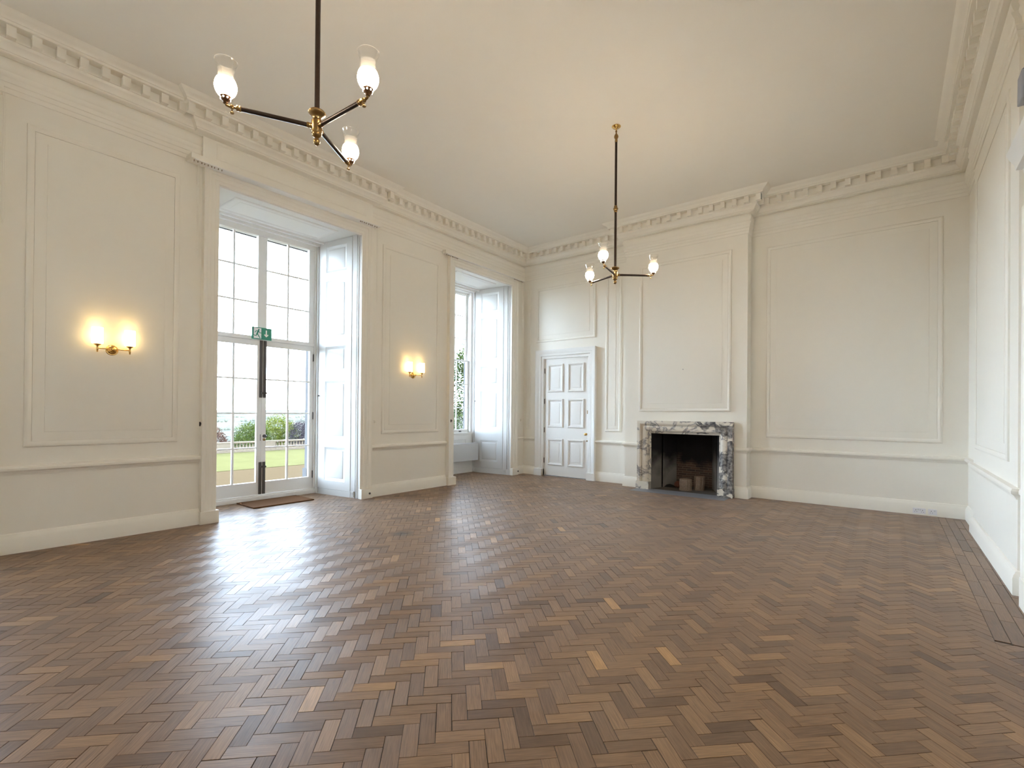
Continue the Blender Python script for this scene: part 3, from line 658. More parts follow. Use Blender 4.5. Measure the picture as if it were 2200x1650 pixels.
# ---- facade outside
fa = MB()
XO = -8.65
fh = [(DC-.985, DC+.985, -.3, 4.45), (WC-.945, WC+.945, .9, 4.45), (VC-.945, VC+.945, .9, 4.45)]
fa.holes(-40, 50, -3.0, 14, fh, lambda s, z, n: (XO, s, z))
for h in fh:
    y0, y1, z0, z1 = h
    for y in (y0, y1): fa.face([(XO, y, z0), (-8.36, y, z0), (-8.36, y, z1), (XO, y, z1)])
    fa.face([(XO, y0, z1), (XO, y1, z1), (-8.36, y1, z1), (-8.36, y0, z1)])
    fa.face([(XO, y0, z0), (XO, y1, z0), (-8.30, y1, z0), (-8.30, y0, z0)])
    fa.box(XO-.02, XO+.12, y1-.03, y1+.25, z0, .42) if h is fh[0] else None
fa = fa.build('wall_outside', STONE); tag(fa, 'grey stone outside wall seen edge on past the glass', 'wall', kind='structure')

# ------------------------------------------------------------------ inside door
d2 = empty('door_2', (-5.93, F, 0), 'white six panel door left of the fireplace', 'door', kind='structure')
CASE2 = [(0, -.05), (0, .012), (.01, .018), (.05, .02), (.056, .034), (.064, .04), (.11, .044), (.12, .052), (.15, .062), (.17, .072), (.196, .076), (.20, .074), (.20, 0)]
b = MB(); b.sweep([(-6.53, 0), (-6.53, 2.765), (-5.33, 2.765), (-5.33, 0)], CASE2, Fm); b.build('casing', WHITE, d2, smooth=30)
for x0, x1 in ((-6.742, -6.53), (-5.33, -5.118)):
    b = MB(); b.box(x0, x1, F-.088, F+.05, 0, .165); b.build('plinth_block', WHITE, d2, bevel=.004)
b = MB(); mpd = lambda s, z, n: (s, F+.035-n, z)
b.box(-6.525, -5.335, F+.035, F+.08, .012, 2.758)
lf = b.build('door_leaf', WHITE, d2, bevel=.003)
DP = [(0, 0), (.004, .020), (.014, .030), (.028, .030), (.038, .020), (.046, .016), (.052, .004), (.058, .002), (.10, .010), (.102, .014), (.106, .0145)]
for x0, x1 in ((-6.425, -6.0), (-5.875, -5.445)):
    for z0, z1 in ((1.97, 2.63), (1.145, 1.81), (.255, .88)):
        panel(lf, x0, x1, z0, z1, mpd, DP, WHITE)
b = MB(); b.lathe([(0, .062), (.016, .06), (.027, .05), (.028, .042), (.020, .030), (.010, .022), (.010, .008), (.028, .006), (.030, 0)], (-5.395, F+.035, 1.012), (0, -1, 0), n=20); b.build('door_knob', GOLD, lf, smooth=40)
b = MB(); b.lathe([(0, .006), (.006, .006), (.007, .010), (.015, .010), (.018, .004), (.018, 0)], (-5.372, F+.035, .862), (0, -1, 0), n=16); b.build('keyhole_cover', BRASS, lf, smooth=40)
b = MB(); b.box(-5.372, -5.350, F+.025, F+.036, 1.47, 1.55); b.build('night_latch', BRASS, lf, bevel=.003)
for z in (.30, 1.02, 1.70, 2.42):
    b = MB(); b.tube([(-6.522, F+.028, z), (-6.522, F+.028, z+.12)], .010, n=10); b.build('hinge', IRON, lf, smooth=40)
b = MB(); b.box(-6.6, -5.26, F+.085, F+.1, 0, 2.8); b.build('door_stop', DARK, d2)

# side doorcase at the right edge of the picture
d3 = empty('door_3', (R, 4.75, 0), 'white doorcase with a projecting cornice at the right edge', 'door', kind='structure')
b = MB(); b.sweep([(5.30, 0), (5.30, 2.9), (4.2, 2.9), (4.2, 0)], [(o, h) for o, h in reversed([(-o_, h_) for o_, h_ in CASE])], Rm) if False else None
mr3 = lambda s, z, n: (R-n, -s, z)
b.sweep([(-5.30, 0), (-5.30, 2.95), (-4.2, 2.95), (-4.2, 0)], CASE, mr3); b.build('casing', PAINT, d3, smooth=30)
for y0, y1 in ((5.295, 5.51), (3.99, 4.205)):
    b = MB(); b.box(R-.085, R, y0, y1, 0, .235); b.build('plinth_block', PAINT, d3, bevel=.004)
b = MB(); b.box(R-.06, R, 3.98, 5.52, 3.15, 3.42); b.build('frieze', PAINT, d3, bevel=.003)
b = MB(); b.sweep([(R, 3.93), (R-.0, 5.50)], [(0, 3.36), (.045, 3.37), (.05, 3.40), (.07, 3.42), (.075, 3.45), (.115, 3.455), (.118, 3.475), (.125, 3.50), (.15, 3.54), (.165, 3.575), (.168, 3.59), (0, 3.60)], XYm); b.build('cornice', WHITE, d3, smooth=30)
b = MB(); b.box(R-.012, R, 4.2, 5.3, .01, 2.95); b.build('door_leaf', WHITE, d3)

# ------------------------------------------------------------------ fireplace
BY = F-BR
fp = empty('fireplace_surround', (-3.11, BY, 0), 'grey veined white marble fireplace surround on the chimney breast', 'fireplace')
o3 = (-3.11, BY, .6)
MP = [(-.012, .001), (-.012, .02), (0, .022), (.006, .034), (.020, .040), (.024, .060), (.040, .085), (.065, .10), (.095, .108), (.125, .105), (.140, .096), (.150, .086), (.152, .112), (.175, .118), (.178, .13), (.235, .13), (.235, .001)]
def bolection(pts, name):
    b = MB(); b.sweep(pts, MP, Bm); return b
x0, x1, zt = FH[0], FH[1], FH[3]
b = bolection([(x0, .15), (x0, zt), (x1, zt), (x1, .15)], 'm')
b.build('bolection_moulding', MARBLE, fp, smooth=35, origin=o3)
for xa, xb in ((x0-.25, x0+.012), (x1-.012, x1+.25)):
    b = MB(); b.box(xa, xb, BY-.15, BY-.001, 0.001, .152); b.build('plinth', MARBLE, fp, bevel=.004, origin=o3)
hb = MB(); hb.box(-4.0, -2.26, BY-.47, BY-.0, .0006, .004)
hs_ = hb.build('hearth_slab', SLATE, None, bevel=.002, origin=(-3.1, 9.1, 0)); tag(hs_, 'flat grey slate hearth slab in front of the fireplace', 'hearth')
fx = empty('firebox', (-3.11, BY+.3, 0), 'sooty open firebox with a dark brick back', 'firebox', kind='structure')
bx0, bx1, byb = x0+.24, x1-.36, BY+.80
b = MB(); b.face([(x0-.02, BY, .002), (x1+.02, BY, .002), (bx1, byb, .002), (bx0, byb, .002)]); b.build('hearth_floor', simple('ash_floor', (.10, .085, .07), .95, bump=.5, scale=20, var=.5), fx)
b = MB(); b.box(bx0-.06, bx1+.06, byb, byb+.05, 0, 1.6); b.build('brick_back', FIREBRICK, fx)
ml = lambda t: (x0+(bx0-x0)*t, BY+.02+(byb-BY-.02)*t)
mrr = lambda t: (x1+(bx1-x1)*t, BY+.02+(byb-BY-.02)*t)
for f_, sg in ((ml, -1), (mrr, 1)):
    for t0, t1 in ((0, .40), (.45, 1.0)):
        p, q = f_(t0), f_(t1)
        b = MB(); b.face([(p[0], p[1], 0), (q[0], q[1], 0), (q[0], q[1], 1.6), (p[0], p[1], 1.6)]); b.build('cheek', CHEEK, fx)
    p, q = f_(.36), f_(.5)
    b = MB(); b.face([(p[0]+sg*.05, p[1], 0), (q[0]+sg*.05, q[1], 0), (q[0]+sg*.05, q[1], 1.6), (p[0]+sg*.05, p[1], 1.6)]); b.build('soot_joint', SOOT, fx)
b = MB(); b.box(x0-.14, x1+.14, BY+.02, byb+.1, 1.45, 1.6); b.box(x0-.14, x1+.14, BY+.005, BY+.06, 1.10, 1.5)
b.box(x0-.16, x0-.12, BY+.005, byb+.1, -.05, 1.6); b.box(x1+.12, x1+.16, BY+.005, byb+.1, -.05, 1.6); b.box(x0-.16, x1+.16, byb+.06, byb+.1, -.05, 1.6); b.box(x0-.16, x1+.16, BY+.005, byb+.1, -.06, -.004)  # unseen outer shell added round the firebox to stop daylight leaking in
b.build('flue_and_light_shell', SOOT, fx)
# soot heap by the left cheek
b = MB(); rs = random.Random(3); n = 20; rows = []
for i, rr_ in enumerate((.0, .05, .10, .15)):
    rows.append([(-3.56+math.cos(2*math.pi*j/n)*rr_*rs.uniform(.8, 1.2), 9.86+math.sin(2*math.pi*j/n)*rr_*rs.uniform(.6, .9), max(.003, .06*(1-(rr_/.15)**1.2))) for j in range(n)])
b.grid(rows, wrap=True)
so = b.build('soot_heap', SOOT, None, smooth=60, origin=(-3.56, 9.86, .003)); tag(so, 'low heap of black soot against the left firebox cheek', 'soot', kind='stuff')
def log(name, x, y, r, h, label, seed, tilt=0):
    rs = random.Random(seed); n = 48; k = [rs.uniform(.93, 1.05) for _ in range(n)]
    rt = empty(name, (x, y, .003), label, 'log')
    b = MB(); rows = []
    for i in range(9):
        z = h*i/8; sc = 1+.03*math.cos(i*1.3)
        rows.append([(x+tilt*z+math.cos(2*math.pi*j/n)*r*k[j]*sc, y+math.sin(2*math.pi*j/n)*r*k[j]*sc, .003+z) for j in range(n)])
    b.grid(rows, wrap=True); b.cap(rows[0]); b.build('bark', BARK, rt)
    b = MB(); b.grid([[(x+tilt*h+math.cos(2*math.pi*j/n)*r*k[j]*s_*.97, y+math.sin(2*math.pi*j/n)*r*k[j]*s_*.97, .003+h+e) for j in range(n)] for s_, e in ((1, -.004), (1, .002), (.6, .004), (.2, .003), (0.01, .003))], wrap=True); b.build('cut_end', LOGEND, rt)
log('log', -3.165, 9.62, .118, .215, 'pale barked log stump standing at the front of the hearth', 1)
log('log', -2.965, 9.80, .100, .265, 'darker log stump standing behind and right of the pale one', 2, .06)
b = MB(); rs = random.Random(9); rows = []
for i in range(7):
    a = math.pi*i/6; rows.append([(-3.375+math.cos(2*math.pi*j/12)*.075*math.sin(a)*rs.uniform(.8, 1.15), 9.80+math.sin(2*math.pi*j/12)*.07*math.sin(a)*rs.uniform(.8, 1.15), .075-.072*math.cos(a)) for j in range(12)])
b.grid(rows, wrap=True); lump = b.build('brick_lump', TERRA, None, smooth=25, origin=(-3.375, 9.80, .003)); tag(lump, 'dark red broken brick lump left of the front log', 'brick')

# ------------------------------------------------------------------ chandeliers
SHADE = [(.028, .052), (.040, .062), (.052, .078), (.060, .098), (.0625, .114), (.061, .130), (.056, .147), (.052, .156)]
NECK = [(.052, .156), (.049, .162), (.0445, .176), (.0425, .190), (.0435, .204), (.046, .216)]
RIM = [(.046, .216), (.050, .232), (.056, .250), (.062, .268), (.063, .270)]
def chandelier(x, y, a0, label):
    hz = 3.36
    c = empty('chandelier', (x, y, hz), label, 'chandelier', 'three armed hanging lamps')
    b = MB(); b.lathe([(0, CE), (.058, CE), (.060, CE-.008), (.050, CE-.018), (.02, CE-.028), (.012, CE-.04), (.010, CE-.06)], (x, y, 0)); b.build('canopy', GOLD, c, smooth=40)
    b = MB(); b.lathe([(0, CE-.055), (.010, CE-.06), (.014, CE-.07), (.008, CE-.085), (.010, CE-.10), (.026, CE-.125), (.030, CE-.145), (.022, CE-.165), (.016, CE-.175), (.019, CE-.19), (.019, CE-.21), (.016, CE-.22)], (x, y, 0)); b.build('swivel_joint', BRASS, c, smooth=40)
    b = MB(); b.tube([(x, y, CE-.21), (x, y, hz+.07)], .0162, n=20)
    st = b.build('stem', BRONZE, c, smooth=40)
    zc = CE-.21-(CE-.21-hz)*.505
    b = MB(); b.lathe([(.016, -.045), (.022, -.04), (.022, -.02), (.030, -.012), (.034, 0), (.030, .012), (.022, .02), (.022, .04), (.016, .045)], (x, y, zc)); b.build('stem_collar', BRASS, st, smooth=40)
    b = MB(); b.lathe([(.016, .105), (.05, .10), (.056, .09), (.052, .082), (.040, .072), (.028, .06), (.024, .05), (.026, .042), (.034, .036), (.034, -.036), (.030, -.042), (.032, -.05), (.028, -.062), (.016, -.07), (.010, -.075), (.018, -.085), (.022, -.098), (.018, -.112), (.008, -.122), (0, -.124)], (x, y, hz)); b.build('hub', BRASS, c, smooth=40)
    for k in range(3):
        a = math.radians(a0+120*k); d = Vector((math.cos(a), math.sin(a), 0)); p = Vector((x, y, hz))
        b = MB(); b.tube([p+d*.05, p+d*.455], .0135, n=16); ar = b.build('arm', BRONZE, c, smooth=40)
        for q0, q1 in ((.03, .062), (.435, .462)):
            b = MB(); b.lathe([(.0, 0), (.016, 0), (.018, .006), (.015, .012), (.018, (q1-q0)*.7), (.016, q1-q0), (0, q1-q0)], p+d*q0, d, n=16)
            b.build('ferrule', BRASS, ar, smooth=40)
        e = p+d*.52
        b = MB(); b.tube([p+d*.455, p+d*.50, p+d*.515+Vector((0, 0, .004)), e+Vector((0, 0, .022))], .0075, n=10)
        b.lathe([(0, -.01), (.011, -.009), (.013, 0), (.011, .009), (0, .01)], p+d*.485, (0, 0, 1), n=12)
        b.tube([p+d*.485, p+d*.485+Vector((0, 0, -.030))], .004, n=8)
        b.lathe([(0, 0), (.010, .001), (.013, .006), (.010, .011), (0, .012)], p+d*.485+Vector((0, 0, -.042)), (0, 0, 1), n=12)
        b.build('gas_tap', BRASS, ar, smooth=40)
        b = MB(); b.lathe([(.0, .012), (.012, .013), (.013, .020), (.018, .026), (.027, .036), (.031, .048), (.032, .066), (.030, .066), (.029, .05), (.0, .05)], e, n=24)
        b.cur = 1
        for j in range(8):
            t = 2*math.pi*j/8; b.lathe([(.0, .0), (.0042, -.0003), (.0045, -.004), (0.0, -.004)], e+Vector((math.cos(t)*.0305, math.sin(t)*.0305, .041)), (math.cos(t), math.sin(t), 0), n=8)  # glowing discs stand in for lamp light through the gallery holes
        b.build('gallery', [COPPER, GLOW], c, smooth=40)
        b = MB(); b.lathe(SHADE, e, n=32)
        b.cur = 1; b.lathe(NECK, e, n=32); b.cur = 2; b.lathe(RIM, e, n=32)
        b.cur = 3; b.lathe([(.0625, .2695), (.0640, .2700), (.0640, .2715), (.0625, .2715), (.0620, .2705)], e, n=32)
        b.build('lamp_shade', [GLOW, FROST, CLEAR, LIP], c, smooth=60)
    return c
chandelier(-2.985, 1.725, 2.5, 'nearest three armed bronze chandelier with tulip glass shades, rod cut by the top edge')
chandelier(-2.945, 6.03, 39.5, 'farther three armed bronze chandelier hanging in front of the fireplace wall')

# ------------------------------------------------------------------ wall sconces
def sconce(y, z, label):
    c = empty('wall_sconce', (W+.012, y, z), label, 'wall lamp', 'twin brass sconces on the window wall')
    n0 = W+.012
    b = MB(); b.lathe([(0, 0), (.058, 0), (.060, .006), (.054, .012), (.046, .013), (.044, .020), (.034, .024), (.030, .034), (.018, .040), (.014, .05), (.012, .085), (0, .09)], (n0, y, z), (1, 0, 0), n=32); b.build('backplate', GOLD, c, smooth=35)
    b = MB(); b.tube([(n0+.085, y-.148, z+.005), (n0+.085, y+.148, z+.005)], .006, n=12); b.sphere((n0+.085, y, z+.005), .013); b.build('arm', GOLD, c, smooth=40)
    for sg in (-1, 1):
        q = (n0+.085, y+sg*.148, z)
        b = MB(); b.lathe([(0, -.040), (.007, -.038), (.009, -.030), (.006, -.024), (.010, -.018), (.010, .0), (.008, .022), (.012, .030), (.018, .036), (.033, .046), (.036, .052), (.03, .054), (0, .054)], q, n=20); b.build('cup', GOLD, c, smooth=40)
        b = MB(); b.lathe([(0, .056), (.046, .056), (.052, .060), (.053, .07), (.053, .235), (.0515, .238), (.050, .235), (.050, .07), (0, .066)], q, n=32); b.build('lamp_shade', OPAL, c, smooth=40)
sconce(1.605, 2.17, 'twin brass wall sconce left of the french door')
sconce(6.10, 2.17, 'twin brass wall sconce between the french door and far window')

HOOK = simple('brown_plastic', (0.30, 0.23, 0.17), 0.5)
# ------------------------------------------------------------------ curtain rails with pull cords
def curtain_rail(y0, y1, label, cords, proj=.115):
    c = empty('curtain_rail', (W+.08, (y0+y1)/2, 4.70), label, 'curtain rail', 'white curtain rails over the windows')
    b = MB(); b.box(W+.02, W+proj, y0, y1, 4.655, 4.725); b.build('rail', PAINT, c, bevel=.004)
    b = MB(); b.box(W+.085, W+proj+.012, y0+.04, y1-.04, 4.640, 4.656); b.build('track', WHITE, c)
    for e0, e1 in ((y0+.03, y0+.42), (y1-.42, y1-.03)):
        k = int((e1-e0)/.04)
        for j in range(k):
            yy = e0+j*.04+random.uniform(-.008, .008); b = MB(); b.box(W+proj-.02, W+proj-.006, yy, yy+.007, 4.622, 4.642)
            b.build('runner', HOOK, c)
    for yy, zb in cords:
        b = MB(); b.tube([(W+.09, yy, 4.65), (W+.086, yy, 4.2), (W+.088, yy, zb+.05)], .0035, n=6); b.tube([(W+.102, yy+.012, 4.65), (W+.10, yy+.012, zb+.03), (W+.094, yy+.006, zb), (W+.088, yy, zb+.05)], .0035, n=6)
        b.build('pull_cord', PAINT, c, smooth=60)
curtain_rail(2.33, 5.215, 'long white curtain rail over the french door', ((2.44, 3.44), (5.20, 3.37)), .20)
curtain_rail(6.83, 9.50, 'white curtain rail over the far corner window', ((9.42, 3.38),))
curtain_rail(VC-1.35, .70, 'end of a white curtain rail at the top left edge', ((.70, 3.34),))
for y, lab in ((2.50, 'small dark cord cleat on the wall left of the french door'), (5.19, 'small pale cord cleat right of the french door'), (7.05, 'small dark cord cleat left of the far window'), (9.40, 'small cord cleat in the far corner by the window')):
    b = MB(); n1 = W+.076 if y not in () else W
    b.box(n1, n1+.012, y-.008, y+.008, 1.28, 1.335); b.tube([(n1+.01, y, 1.295), (n1+.035, y, 1.30), (n1+.035, y, 1.325)], .005, n=8)
    b.tube([(n1+.01, y, 1.32), (n1+.025, y, 1.318)], .005, n=8)
    o = b.build('cord_cleat', BRONZE if y in (2.50, 7.05) else PAINT, None, origin=(n1, y, 1.28)); tag(o, lab, 'cleat')
for y, lab in ((5.10, 'small dark floor bolt stud on the plinth right of the french door'), (9.30, 'small dark stud on the plinth right of the far window')):
    b = MB(); b.lathe([(0, .022), (.012, .02), (.018, .012), (.016, 0), (0, 0)], (W+.092, y, .085), (1, 0, 0), n=14)
    o = b.build('door_stop_stud', IRON, None, smooth=40, origin=(W+.092, y, .085)); tag(o, lab, 'stud')
b = MB(); b.lathe([(0, .008), (.010, .006), (.012, 0), (0, 0)], (-3.135, BY-.0145, 2.341), (0, -1, 0), n=12)
o = b.build('picture_nail', simple('grey_metal', (.45, .42, .40), .4, .5), None, smooth=40, origin=(-3.135, BY-.0145, 2.341)); tag(o, 'tiny grey nail in the panel above the fireplace', 'nail')

# ------------------------------------------------------------------ exit sign
sg = empty('exit_sign', (-8.215, 3.819, 2.757), 'green running man exit sign with a down arrow above the french door', 'sign')
sm = lambda s, z, n: (-8.232+n, 3.659+s, 2.659+z)      # 0.32 x 0.197
b = MB(); b.box(0, .32, 0, .197, 0, .010, sm); b.build('board', GREEN, sg)
def flat(b, pts, n=.0108):
    b.face([sm(x, y, n) for x, y in pts])
    b.face([sm(x, y, .0100) for x, y in pts])
    k = len(pts)
    for i in range(k):
        a, c = pts[i], pts[(i+1) % k]; b.face([sm(*a, .010), sm(*c, .010), sm(*c, n), sm(*a, n)])
b = MB(); flat(b, [(.030, .014), (.150, .014), (.150, .186), (.030, .186)]); flat(b, [(.018, .062), (.030, .062), (.030, .048), (.018, .052)])
b.build('doorway_symbol', SIGNW, sg, weld=False)
b = MB()
def limb(b, p, q, w, n=.0118):
    d = Vector((q[0]-p[0], q[1]-p[1])).normalized()*w/2; e = Vector((-d.y, d.x))
    flat(b, [(p[0]+e.x-d.x, p[1]+e.y-d.y), (q[0]+e.x+d.x, q[1]+e.y+d.y), (q[0]-e.x+d.x, q[1]-e.y+d.y), (p[0]-e.x-d.x, p[1]-e.y-d.y)], n)
flat(b, [(.110+.011*math.cos(t*.4488), .160+.012*math.sin(t*.4488)) for t in range(14)], .0118)
limb(b, (.103, .138), (.082, .088), .024)
limb(b, (.100, .136), (.066, .134), .010); limb(b, (.066, .134), (.050, .112), .010)
limb(b, (.108, .132), (.126, .108), .010); limb(b, (.126, .108), (.148, .106), .010)
limb(b, (.082, .086), (.066, .058), .013); limb(b, (.066, .058), (.024, .060), .012)
limb(b, (.088, .086), (.108, .056), .014); limb(b, (.108, .056), (.128, .024), .012)
b.build('running_man_symbol', GREEN, sg, weld=False)
b = MB(); flat(b, [(.222, .160), (.242, .160), (.242, .090), (.266, .090), (.266, .078), (.232, .044), (.198, .078), (.198, .090), (.222, .090)]); b.build('arrow_symbol', SIGNW, sg, weld=False)

# ------------------------------------------------------------------ mat, heater, sockets, sensor
b = MB(); b.box(-8.18, -7.585, 3.43, 4.41, .002, .020)
o = b.build('doormat', COIR, None, bevel=.006, origin=(-7.88, 3.92, .002)); tag(o, 'brown coir doormat on the floor before the french door', 'doormat')
ht = empty('panel_heater', (-8.05, 8.15, .32), 'pale grey panel heater under the far corner window', 'heater')
b = MB(); b.box(-8.09, -7.985, 7.35, 8.945, .315, .735); b.build('casing', GREY, ht, bevel=.012)
b = MB(); b.box(-8.085, -7.99, 7.37, 8.925, .7355, .742)
b.build('top_grille', GREY, ht)
for y in (7.7, 8.6):
    b = MB(); b.box(-8.225, -8.09, y-.03, y+.03, .42, .62); b.build('bracket', GREY, ht)
SKF = F-.035
def socket(x0, x1, z0, z1, label, double):
    c = empty('power_socket', ((x0+x1)/2, SKF, z0), label, 'socket')
    b = MB(); b.box(x0, x1, SKF-.009, SKF, z0, z1); b.cur = 1
    cs = [x0+(x1-x0)*.24, x0+(x1-x0)*.76] if double else [x0+(x1-x0)*.36]
    h = z1-z0
    for xx in cs:
        b.box(xx-.0035, xx+.0035, SKF-.0096, SKF-.008, z0+h*.56, z0+h*.70)
        for dx in (-.012, .012): b.box(xx+dx-.004, xx+dx+.004, SKF-.0096, SKF-.008, z0+h*.30, z0+h*.37)
    b.build('faceplate', [PLASTIC, DARK], c, weld=False)
    for xx in ([x0+(x1-x0)*.42, x0+(x1-x0)*.58] if double else [x0+(x1-x0)*.74]):
        b = MB(); b.box(xx-.008, xx+.008, SKF-.013, SKF-.008, z0+h*.60, z0+h*.86); b.build('switch', GREY, c, bevel=.001)
socket(.268, .418, .022, .105, 'white double power socket on the skirting near the right corner', True)
socket(.446, .546, .022, .105, 'white single power socket beside the double one, nearer the corner', False)
b = MB(); b.box(R-.10, R, 5.40, 5.56, 3.98, 4.20); b.face([(R-.10, 5.40, 4.2), (R-.10, 5.56, 4.2), (R-.04, 5.56, 4.24), (R-.04, 5.40, 4.24)])
o = b.build('alarm_sensor', SENSOR, None, bevel=.008, origin=(R, 5.48, 3.98)); tag(o, 'small grey alarm box high above the doorcase at the right edge', 'alarm box')

# ------------------------------------------------------------------ outdoors
GZ = -1.8
b = MB(); rows = [[(x, y, z) for y in (-60, 0, 20, 90)] for x, z in ((XO, -.18), (-11, -.2), (-20, GZ), (-28.0, GZ))]
b.grid(rows); o = b.build('ground_terrace', GRAVEL); tag(o, 'pinkish gravel terrace outside the windows', 'gravel', kind='structure')
b = MB(); b.box(-44, -28.0, -60, 90, GZ-.2, GZ+.02); o = b.build('ground_lawn', LAWN); tag(o, 'mown green lawn beyond the gravel', 'lawn', kind='structure')
def dz(x, y):
    d = -44-x
    if d < 0: return GZ
    z = GZ-.1-9*(1-math.exp(-d/60))-34*(1-math.exp(-d/700))
    if d > 900: z += 42*(1-math.exp(-((d-900)/1500)**2))+5*math.sin(y/310+.4)*min(1, (d-900)/900)+3*math.sin(y/130+d/400)
    return z
xs = [-44, -50, -60, -75, -95, -130, -180, -260, -400, -600, -850, -1100, -1400, -1750, -2100, -2600, -3200, -4200]
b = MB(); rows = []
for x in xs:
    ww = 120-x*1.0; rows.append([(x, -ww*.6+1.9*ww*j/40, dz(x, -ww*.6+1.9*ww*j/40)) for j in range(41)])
b.grid(rows); o = b.build('ground_hills', TERRAIN, smooth=80); tag(o, 'pale haze tinted farmland and hills in the distance', 'hills', kind='structure')
# balustrade
bl = empty('balustrade', (-39.5, 18, GZ+.02), 'stone garden balustrade along the far edge of the lawn', 'balustrade')
BXX = -39.5; zt_ = -.97
b = MB(); b.box(BXX-.22, BXX+.22, -10, 45, GZ+.02, GZ+.17); b.build('base_course', PALE_STONE, bl, bevel=.01)
b = MB(); b.box(BXX-.20, BXX+.20, -10, 45, zt_-.12, zt_); b.build('coping', PALE_STONE, bl, bevel=.02)
piers = [(14.2, 16.2), (18.35, 19.45), (22.2, 23.3), (10.2, 11.3), (26, 27.1)]
for y0, y1 in piers:
    b = MB(); b.box(BXX-.19, BXX+.19, y0, y1, GZ+.17, zt_-.12); b.build('pier', PALE_STONE, bl, bevel=.01)
ys = []
for a, c in ((16.2, 18.35), (19.45, 22.2), (11.3, 14.2), (23.3, 26)):
    n = int((c-a)/.235); ys += [a+(c-a)*(j+.5)/n for j in range(n)]
hB = zt_-.12-(GZ+.17)
pb = MB(); pb.lathe([(.09, 0), (.09, .05), (.05, .07), (.06, .10), (.085, .17), (.09, .22), (.07, .32), (.045, .42), (.05, .47), (.075, .49), (.075, hB)], n=10)
proto = None
for yy in ys:
    if proto is None:
        proto = pb.build('baluster', PALE_STONE, bl, smooth=40); q = proto
    else:
        q = proto.copy(); COL.objects.link(q); q.parent = bl
    q.location = Vector((BXX, yy, GZ+.17))-abs_loc(bl)
# trees
def tree(name, x, y, z0, blobs, m, n, size, label, seed, cat='tree', trunk_r=.25):
    rs = random.Random(seed); t = empty(name, (x, y, z0), label, cat)
    b = MB(); tones = []
    tot = sum(bb[3]*bb[4] for bb in blobs)
    for bx, by, bz, rx, rz in blobs:
        for _ in range(int(n*rx*rz/tot)):
            th = rs.uniform(0, 2*math.pi); cz = rs.uniform(-.75, 1); sz = math.sqrt(max(0, 1-cz*cz)); k = rs.uniform(.72, 1.0)
            lump = 1+.13*math.sin(5*th+bx)*math.sin(4*cz*2+by)
            p = Vector((bx+math.cos(th)*sz*rx*k*lump, by+math.sin(th)*sz*rx*k*lump, bz+cz*rz*k*lump))
            nrm = Vector((rs.gauss(0, 1), rs.gauss(0, 1), rs.gauss(.5, 1))).normalized(); e1 = nrm.orthogonal().normalized(); e2 = nrm.cross(e1); s = size*rs.uniform(.5, 1.2)
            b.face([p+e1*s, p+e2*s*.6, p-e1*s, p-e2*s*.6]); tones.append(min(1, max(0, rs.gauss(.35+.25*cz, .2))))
    b.build('foliage', m, t, tone=tones)
    zt = max(bb[2] for bb in blobs)
    b = MB(); b.tube([(x, y, z0-.3), (x+.1, y, z0+(zt-z0)*.5), (x, y+.1, zt)], [trunk_r, trunk_r*.7, trunk_r*.3], n=10); b.build('trunk', TRUNK, t, smooth=40)
gx = -75; gz = dz(gx, 36)
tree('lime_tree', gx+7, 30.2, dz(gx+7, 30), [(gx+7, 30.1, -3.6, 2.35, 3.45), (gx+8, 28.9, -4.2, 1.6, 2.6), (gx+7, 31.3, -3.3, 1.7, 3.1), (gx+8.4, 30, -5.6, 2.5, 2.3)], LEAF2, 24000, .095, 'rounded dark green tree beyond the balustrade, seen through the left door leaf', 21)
tree('lime_tree', gx, 37.6, gz, [(gx, 37.4, -3.2, 2.8, 3.9), (gx+1, 36.0, -4.2, 1.9, 3.4), (gx, 39.2, -3.8, 1.9, 3.4), (gx+1.5, 38, -6.2, 2.9, 2.6)], LEAF, 26000, .095, 'bright yellow green tree beyond the balustrade, seen through the right door leaf', 22)
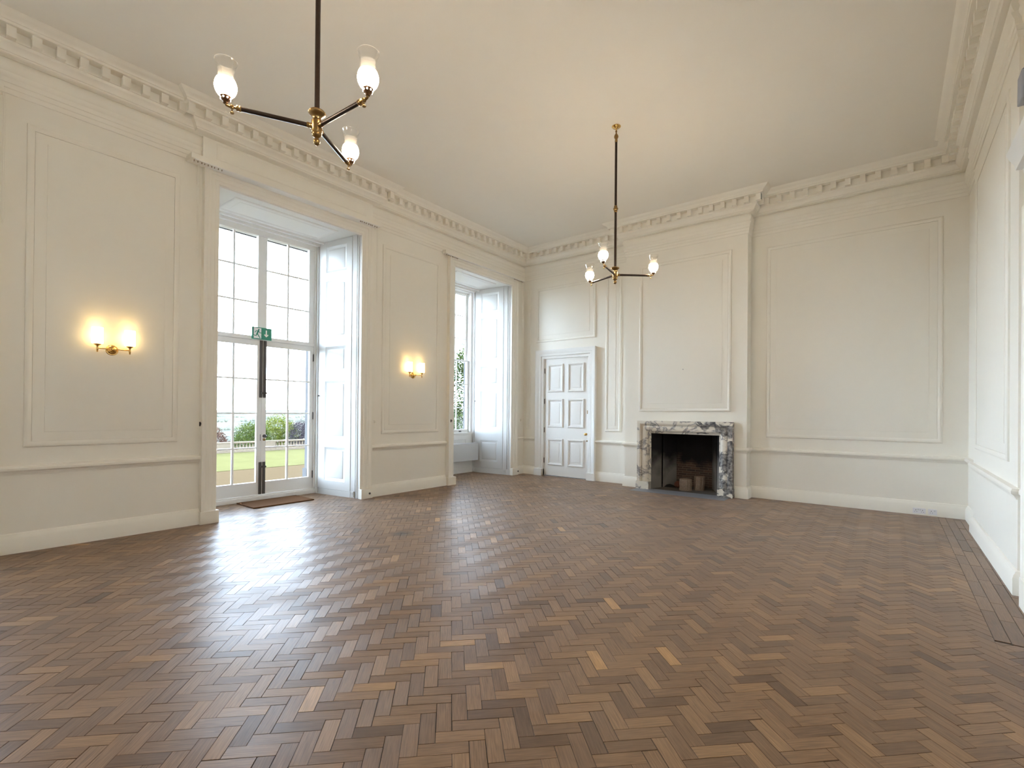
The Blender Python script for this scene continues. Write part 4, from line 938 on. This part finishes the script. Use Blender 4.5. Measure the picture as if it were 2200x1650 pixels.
tree('copper_beech', -68, 37.4, dz(-68, 37), [(-68, 37.3, -3.0, 1.7, 3.1), (-67.5, 38.6, -3.2, 1.8, 3.2), (-67.5, 37.6, -5.2, 2.2, 2.2)], PURPLE, 15000, .09, 'dark purple copper beech at the right of the door view', 23)
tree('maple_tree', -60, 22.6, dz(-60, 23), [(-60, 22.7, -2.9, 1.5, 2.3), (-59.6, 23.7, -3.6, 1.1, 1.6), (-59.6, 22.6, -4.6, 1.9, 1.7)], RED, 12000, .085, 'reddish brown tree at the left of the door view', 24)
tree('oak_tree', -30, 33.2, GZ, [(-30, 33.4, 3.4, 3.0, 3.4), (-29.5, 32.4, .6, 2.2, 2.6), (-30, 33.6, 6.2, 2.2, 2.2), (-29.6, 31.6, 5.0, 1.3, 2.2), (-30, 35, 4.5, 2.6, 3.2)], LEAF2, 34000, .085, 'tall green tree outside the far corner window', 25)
rs = random.Random(77); spots = []
FARM = simple('distant_tree', (0.125, 0.128, 0.098), 1.0, var=.15, scale=.2, spec=0)  # tree colour paled, with the distance haze painted in
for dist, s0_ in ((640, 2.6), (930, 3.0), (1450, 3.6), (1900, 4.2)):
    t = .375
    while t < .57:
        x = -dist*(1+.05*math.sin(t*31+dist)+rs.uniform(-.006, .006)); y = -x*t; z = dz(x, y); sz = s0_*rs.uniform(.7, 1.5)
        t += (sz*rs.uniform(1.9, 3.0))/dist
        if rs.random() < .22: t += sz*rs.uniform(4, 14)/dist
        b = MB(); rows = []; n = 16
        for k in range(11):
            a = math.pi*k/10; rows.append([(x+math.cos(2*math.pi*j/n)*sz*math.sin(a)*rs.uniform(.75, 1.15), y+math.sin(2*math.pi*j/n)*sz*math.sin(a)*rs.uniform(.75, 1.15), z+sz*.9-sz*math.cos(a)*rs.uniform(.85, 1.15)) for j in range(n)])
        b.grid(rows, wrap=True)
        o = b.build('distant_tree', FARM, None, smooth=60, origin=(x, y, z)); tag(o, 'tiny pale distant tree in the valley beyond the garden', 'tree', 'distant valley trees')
